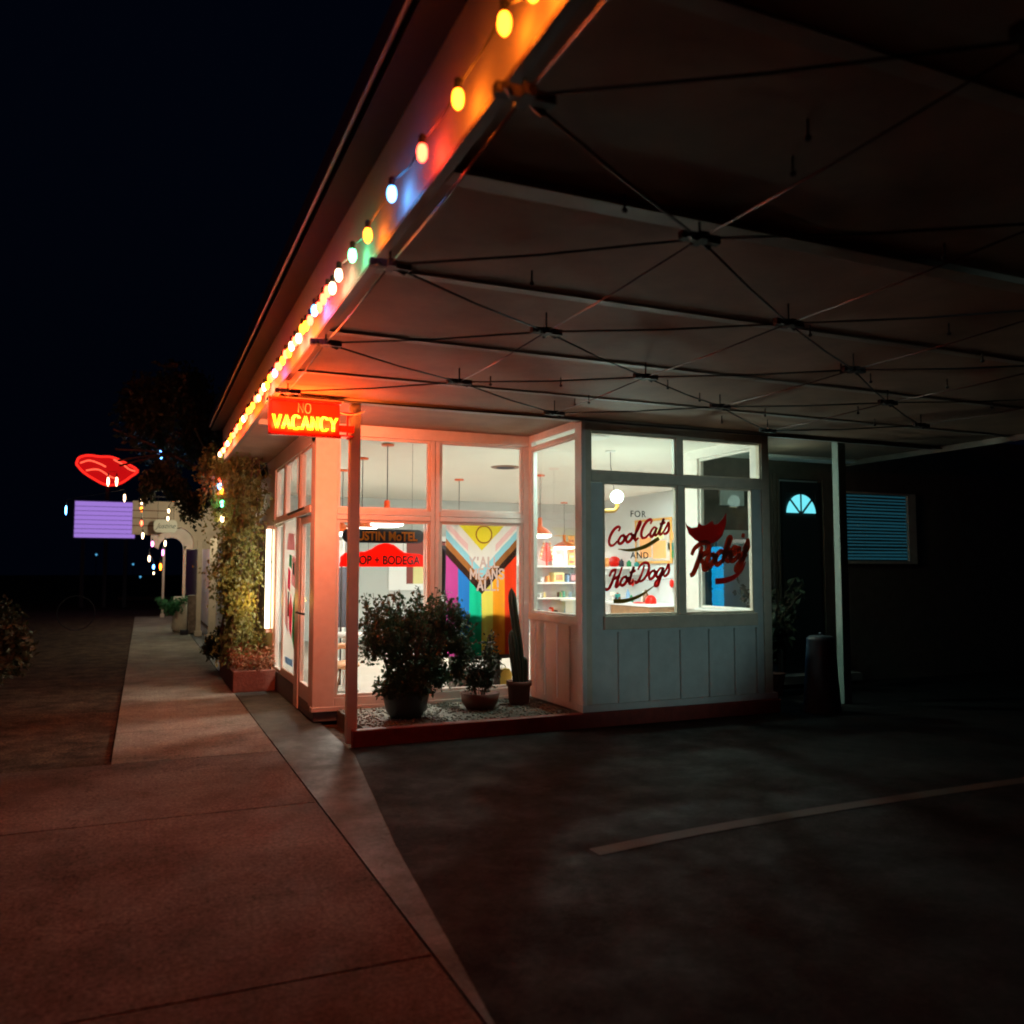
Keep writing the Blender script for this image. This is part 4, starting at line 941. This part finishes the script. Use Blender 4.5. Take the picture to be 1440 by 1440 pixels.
shp([(10.5,1.58),(10.7,1.62),(10.68,1.76),(10.52,1.74)], GRN, .002)
shp([(10.66,1.0),(10.74,1.0),(10.74,1.3),(10.66,1.3)], DARK, .003)

# ------------------------------------------------------------------ arcade, wing and far things
arc = thing('motel_arcade', 'cream arched walkway front with posts beyond the vine', 'arcade', (1,22,0))
ARCM = mat('cream_arcade_paint', (.62,.54,.42), .6, nscale=4, namt=.2)
top = [(-.25,3.22),(-.25,2.42),(.32,2.42)]
for k in range(13):
    a = PI-PI*k/12; top.append((.72+.40*math.cos(a), 2.25+.36*math.sin(a)))
top += [(1.12,2.1),(2.1,2.1),(2.1,3.22)]
MB().prism(top, lambda u,v,d: (u,d,v), 22.0, 22.2).build('arch_front', ARCM, arc)
for z in (2.62,2.80,2.98): B('board_line', BROWN, arc, (-.25,.6,21.985,21.999,z,z+.02))
for x0,x1,y in ((1.21,1.32,21.8),(1.41,1.57,20.6),(1.10,1.18,27.0),(.62,.69,31.0)):
    B('post', ARCM, arc, (x0,x1,y,y+.1,0,2.3), (x0-.03,x1+.03,y-.03,y+.13,0,.12), bevel=.008)
top = [(.2,3.0),(.2,2.3),(.42,2.2)]
for k in range(13):
    a = PI-PI*k/12; top.append((.76+.34*math.cos(a), 2.2+.34*math.sin(a)))
top += [(1.2,2.2),(2.1,2.2),(2.1,3.0)]
MB().prism(top, lambda u,v,d: (u,d,v), 27.0, 27.15).build('arch_front', ARCM, arc)
B('roof', GUTT, arc, (-.2,2.1,22.21,26.99,3.0,3.1))
wing = thing('motel_wing', 'long pale motel wing behind the arcade posts', 'building', (4,28,0))
B('wall', WHITE, wing, (1.75,6,17.7,40,0,3.0)); B('roof', GUTT, wing, (1.6,6.2,17.65,40.2,3.001,3.2))
for y in (18.6,20.8,24.0): 
    o = B('window', TRIM, wing, (1.72,1.749,y,y+.9,.9,2.1)); B('pane', BLUP, o, (1.71,1.719,y+.08,y+.82,.98,2.02))
stn = thing('stone_pillar_base', 'low rough stone pillar base at the arcade', 'pillar', (1.13,23,0))
B('stonework', mat('rubble_stone', (.30,.22,.17), .9, nscale=9, namt=.7, bump=1, bscale=12), stn, (1.08,1.30,22.9,23.3,0,.95), bevel=.02)
pt = thing('arcade_planter', 'green spiky plant in a tapered pot under the arch', 'potted plant', (.80,23.5,0))
MB().lathe(.92,23.6,[(.16,0),(.2,.1),(.16,.9),(.14,.9)],16).build('pot', TRIMG, pt, smooth=True)
pts = []
for k in range(90):
    a = random.uniform(0,2*PI); L = random.uniform(.4,.8); b = Vector((.72,23.3,.8))
    for q in range(14):
        t = q/14; pts.append((b.x+math.cos(a)*L*.55*t, b.y+math.sin(a)*L*.5*t, b.z-.3+L*1.1*t-.5*t*t))
leafmesh(pts,.07).build('foliage', mat('bright_green_leaf',(.05,.20,.08),.5,nscale=9,trans=.3), pt)
MB().lathe(.98,22.4,[(.09,0),(.10,.1),(.09,.12)],12).build('saucer', DARK, pt)
hs = thing('hanging_sign', 'small rounded pale sign with dark script hung before the arch', 'sign', (.45,21.6,2.45))
sp_ = []
for cx, cz, a0 in ((.65,2.56,-90),(.65,2.66,0),(.30,2.66,90),(.30,2.56,180)):
    for k in range(5):
        a = math.radians(a0+k*22.5); sp_.append((cx+.08*math.cos(a), cz+.10*math.sin(a)))
MB().prism(sp_[::-1], lambda u,v,d: (u,d,v), 21.6, 21.64).build('board', mat('pale_sign_board',(.66,.70,.62),.5), hs)
text('Justine', .17, .475, 21.595, 2.56, mat('teal_sign_letters',(.03,.10,.10),.5), 'lettering', hs, .002, 0, shear=.5, sx=.9)
MB().tube([(.3,21.62,2.74),(.3,21.62,3.3)],.004,4).tube([(.65,21.62,2.74),(.65,21.62,3.3)],.004,4).tube([(.1,21.62,3.3),(.95,21.62,3.3),(1.0,22.0,3.15)],.012,5).build('hanger', CORD, hs)
mq = thing('marquee_board', 'glowing purple changeable-letter marquee far left over the road', 'marquee', (-1.5,40,0))
B('lit_face', emit('purple_marquee_glow',(.27,.15,.52),1.0), mq, (-2.67,-.34,40,40.05,2.97,4.50))
B('cabinet', DARK, mq, (-2.74,-.27,40.051,40.3,2.9,4.57))
for k in range(7):
    z = 3.14+k*.19; B('letter_rail', mat('rail_purple',(.03,.02,.06),.5) if k == 0 else bpy.data.materials['rail_purple'], mq, (-2.67,-.34,39.985,39.999,z,z+.018))
B('post', DARK, mq, (-2.4,-2.25,40.1,40.25,0,2.899)); B('post', DARK, mq, (-.75,-.6,40.1,40.25,0,2.899))
lp = thing('red_neon_sign', 'red glowing lip-shaped neon sign above the purple marquee', 'neon sign', (-1.5,40.6,4.6))
def fp(px,py): return (.0292*(px-203.6), 1.55+(803-py)*.0312)
ol = [fp(*q) for q in ((111,657),(114,648),(126,644),(142,645),(158,645),(176,652),(193,662),(184,671),(170,681),(152,684),(134,676),(120,667))]
ol2 = [(p.x,p.y) for p in smooth_path([(a,b,0) for a,b in ol+[ol[0]]],4)][:-1]
MB().prism(ol2, lambda u,v,d: (u,d,v), 40.5, 40.6).build('lit_body', emit('red_sign_glow',(.42,.002,.003),1.0), lp)
for ln in (((116,655),(128,651),(142,655),(150,659)),((160,648),(172,654),(182,661),(190,663)),((124,665),(140,663),(156,672),(168,676))):
    MB().tube(smooth_path([(fp(*q)[0],40.47,fp(*q)[1]) for q in ln],5), .03, 6).build('neon_line', emit('red_neon_line',(1,.10,.05),1.6), lp)
MB().tube([(x_,40.46,z_) for x_, z_ in ol2+[ol2[0]]], .045, 6).build('neon_line', emit('red_neon_outline',(1,.02,.012),1.3), lp)
B('mast', DARK, lp, (-1.55,-1.4,40.61,40.75,0,5.6))
# tree hanging over the walk
te = thing('overhanging_tree', 'dark leafy tree overhanging the walk beyond the roof end', 'tree', (1.55,15.5,0))
MB().tube(smooth_path([(1.5,15.6,0),(1.48,15.5,1.4),(1.35,15.3,2.6),(1.0,15.2,3.4),(.5,15.0,4.0)],6), [.11-.003*i for i in range(25)], 8).build('trunk', STEM, te, smooth=True)
tb_ = MB()
for k in range(14):
    a = random.uniform(0,2*PI); tb_.tube(smooth_path([(1.2,15.3,3.0),(.8+.4*math.cos(a),15.2+.8*math.sin(a),3.5),(.5+1.0*math.cos(a),15.2+1.8*math.sin(a),3.9+.7*math.sin(2*a))],5), .018, 5)
tb_.build('limbs', STEM, te)
pts = blobpts((.45,15.2,4.1),(.95,1.8,.95),6500,.1,22)
for k in range(2600):
    x = random.uniform(-.05,1.15); pts.append((x, random.uniform(14,17), 3.05-abs(random.gauss(0,.16))+.25*math.sin(x*6)))
leafmesh(pts,.09,.5,.5).build('crown', LEAFD, te)
for i, (x,y,r,n) in enumerate(((-1.75,12.5,.62,2600),(-2.6,10.5,.8,2600),(-3.2,14,1.0,2600),(-2.9,18,1.1,2000))):
    h = thing('hedge_shrub', ['low dark shrub at the left edge of the walk','dark shrub nearest at the left picture edge','big dark shrub behind the left edge shrubs','far dark shrub beside the metal hoop'][i], 'shrub', (x,y,-.06), 'dark shrubs along the left')
    leafmesh(blobpts((x,y,r*.75),(r,r,r*.85),n,.1),.09).build('foliage', LEAFD, h)
    MB().tube([(x,y,-.06),(x,y,r)], .03, 6).build('stem', STEM, h)
hp = thing('metal_hoop_rack', 'thin round metal hoop standing on the gravel far left', 'bike rack', (-1.62,26,-.06))
MB().tube([(-1.62+.46*math.cos(a*PI/20),26,.42+.46*math.sin(a*PI/20)) for a in range(41)], .012, 8).build('hoop', GUTT, hp, smooth=True)
B('foot', DARK, hp, (-1.75,-1.5,25.95,26.05,-.06,-.03))
lwl = thing('low_far_wall', 'low pale kerb wall at the far end of the walk', 'wall', (0,52,0)); B('coping', CONC, lwl, (-1.2,1.8,52,52.3,-.06,.12))
for i, (x,y,z,c) in enumerate(((-2.7,60,2.6,'b'),(-.55,60,2.0,'b'),(-.1,58,1.2,'b'))):
    t = thing('distant_lamp', ['faint blue lamp below the purple marquee','faint blue lamp left of the bulbs beneath the marquee','lowest faint blue lamp at the far end of the walk'][i], 'lamp', (x,y,-.06))
    MB().ell((x,y,z),(.06,.06,.06),8,6).build('globe', emit('far_lamp_glow',(.1,.45,.8),.9) if i == 0 else bpy.data.materials['far_lamp_glow'], t); MB().tube([(x,y,-.06),(x,y,z)],.02,5).build('pole', DARK, t)
# dim right side
bn = thing('tapered_bin', 'dim grey tapered bin on the asphalt right of the bay', 'bin', (6.98,7.42,-.012))
MB().lathe(6.98,7.42,[(.20,-.012),(.205,.0),(.15,.78),(.155,.80),(.12,.83),(.03,.84)],24).build('body', mat('slate_bin',(.035,.045,.06),.5,nscale=6), bn, smooth=True)
MB().ell((6.98,7.42,.85),(.02,.02,.02),8,6).build('knob', DRIP, bn)
pf = thing('porch_fern', 'thin dark leafy plant in front of the porch trim right of bay', 'potted plant', (7.35,8.7,-.012))
MB().lathe(7.35,8.7,[(.14,-.012),(.18,.25),(.19,.27),(.16,.27)],18).build('pot', TERRA, pf)
pts = []; sm = MB()
for k in range(34):
    a = random.uniform(0,2*PI); L = random.uniform(.5,1.0); pth = []
    for q in range(9):
        t = q/8; pth.append((7.35+math.cos(a)*L*.5*t*t+.03*math.cos(a), 8.7+math.sin(a)*L*.4*t*t, .25+L*1.6*t-.35*t*t)); 
    sm.tube(pth,.004,4); pts += [(p[0]+random.gauss(0,.02),p[1],p[2]) for p in pth[2:] for _ in range(3)]
sm.build('stems', STEM, pf); leafmesh(pts,.11,.4,.6).build('foliage', LEAFD, pf)
plight('porch_fill', 7.4, 8.4, 2.75, 2.2, (.55,1,.85), .05)  # unseen fill added to lift the porch behind the right bay pane
plight('arcade_light', 1.0, 19.3, 2.9, 72, (1,.86,.56), .1)
plight('arcade_light_far', .9, 24.6, 2.8, 60, (.9,1,.72), .1)
plight('wing_light', 1.0, 29.5, 2.7, 40, (1,.72,.6), .1)

# ------------------------------------------------------------------ added fill spots, red sign glow and moon
def area(name, loc, tgt, size, e, col):
    l = bpy.data.lights.new(name, 'AREA'); l.energy = e; l.color = col; l.size = size; l.shape = 'DISK'
    o = bpy.data.objects.new(name, l); COL.objects.link(o); o.location = loc
    o.rotation_euler = (Vector(tgt)-Vector(loc)).to_track_quat('-Z','Y').to_euler(); return o
l = bpy.data.lights.new('bay_fill_spot', 'SPOT'); l.energy = 1350; l.color = (.60,.92,.90); l.spot_size = math.radians(10.5); l.spot_blend = .6; l.shadow_soft_size = .3  # unseen fill spot added to give the bay front its cool light
o = bpy.data.objects.new('bay_fill_spot', l); COL.objects.link(o); o.location = (3.0,-13,2.6)
o.rotation_euler = (Vector((5.0,7.65,1.6))-Vector((3.0,-13,2.6))).to_track_quat('-Z','Y').to_euler()
area('motel_sign_light', (-3,-5,5.0), (0.2,5,0), 1.0, 13, (1,.045,.022))
l = bpy.data.lights.new('post_fill_spot', 'SPOT'); l.energy = 420; l.color = (1,.56,.46); l.spot_size = math.radians(11); l.spot_blend = 1; l.shadow_soft_size = .4  # unseen pink fill added to brighten the slim post and corner column
o = bpy.data.objects.new('post_fill_spot', l); COL.objects.link(o); o.location = (-3,-6,1.8)
o.rotation_euler = (Vector((1.9,7.7,1.75))-Vector((-3,-6,1.8))).to_track_quat('-Z','Y').to_euler()
sun = bpy.data.lights.new('moon', 'SUN'); sun.energy = .004; sun.angle = .01; sun.color = (.6,.75,1)
so = bpy.data.objects.new('moon', sun); COL.objects.link(so); so.rotation_euler = (math.radians(40),0,math.radians(60))
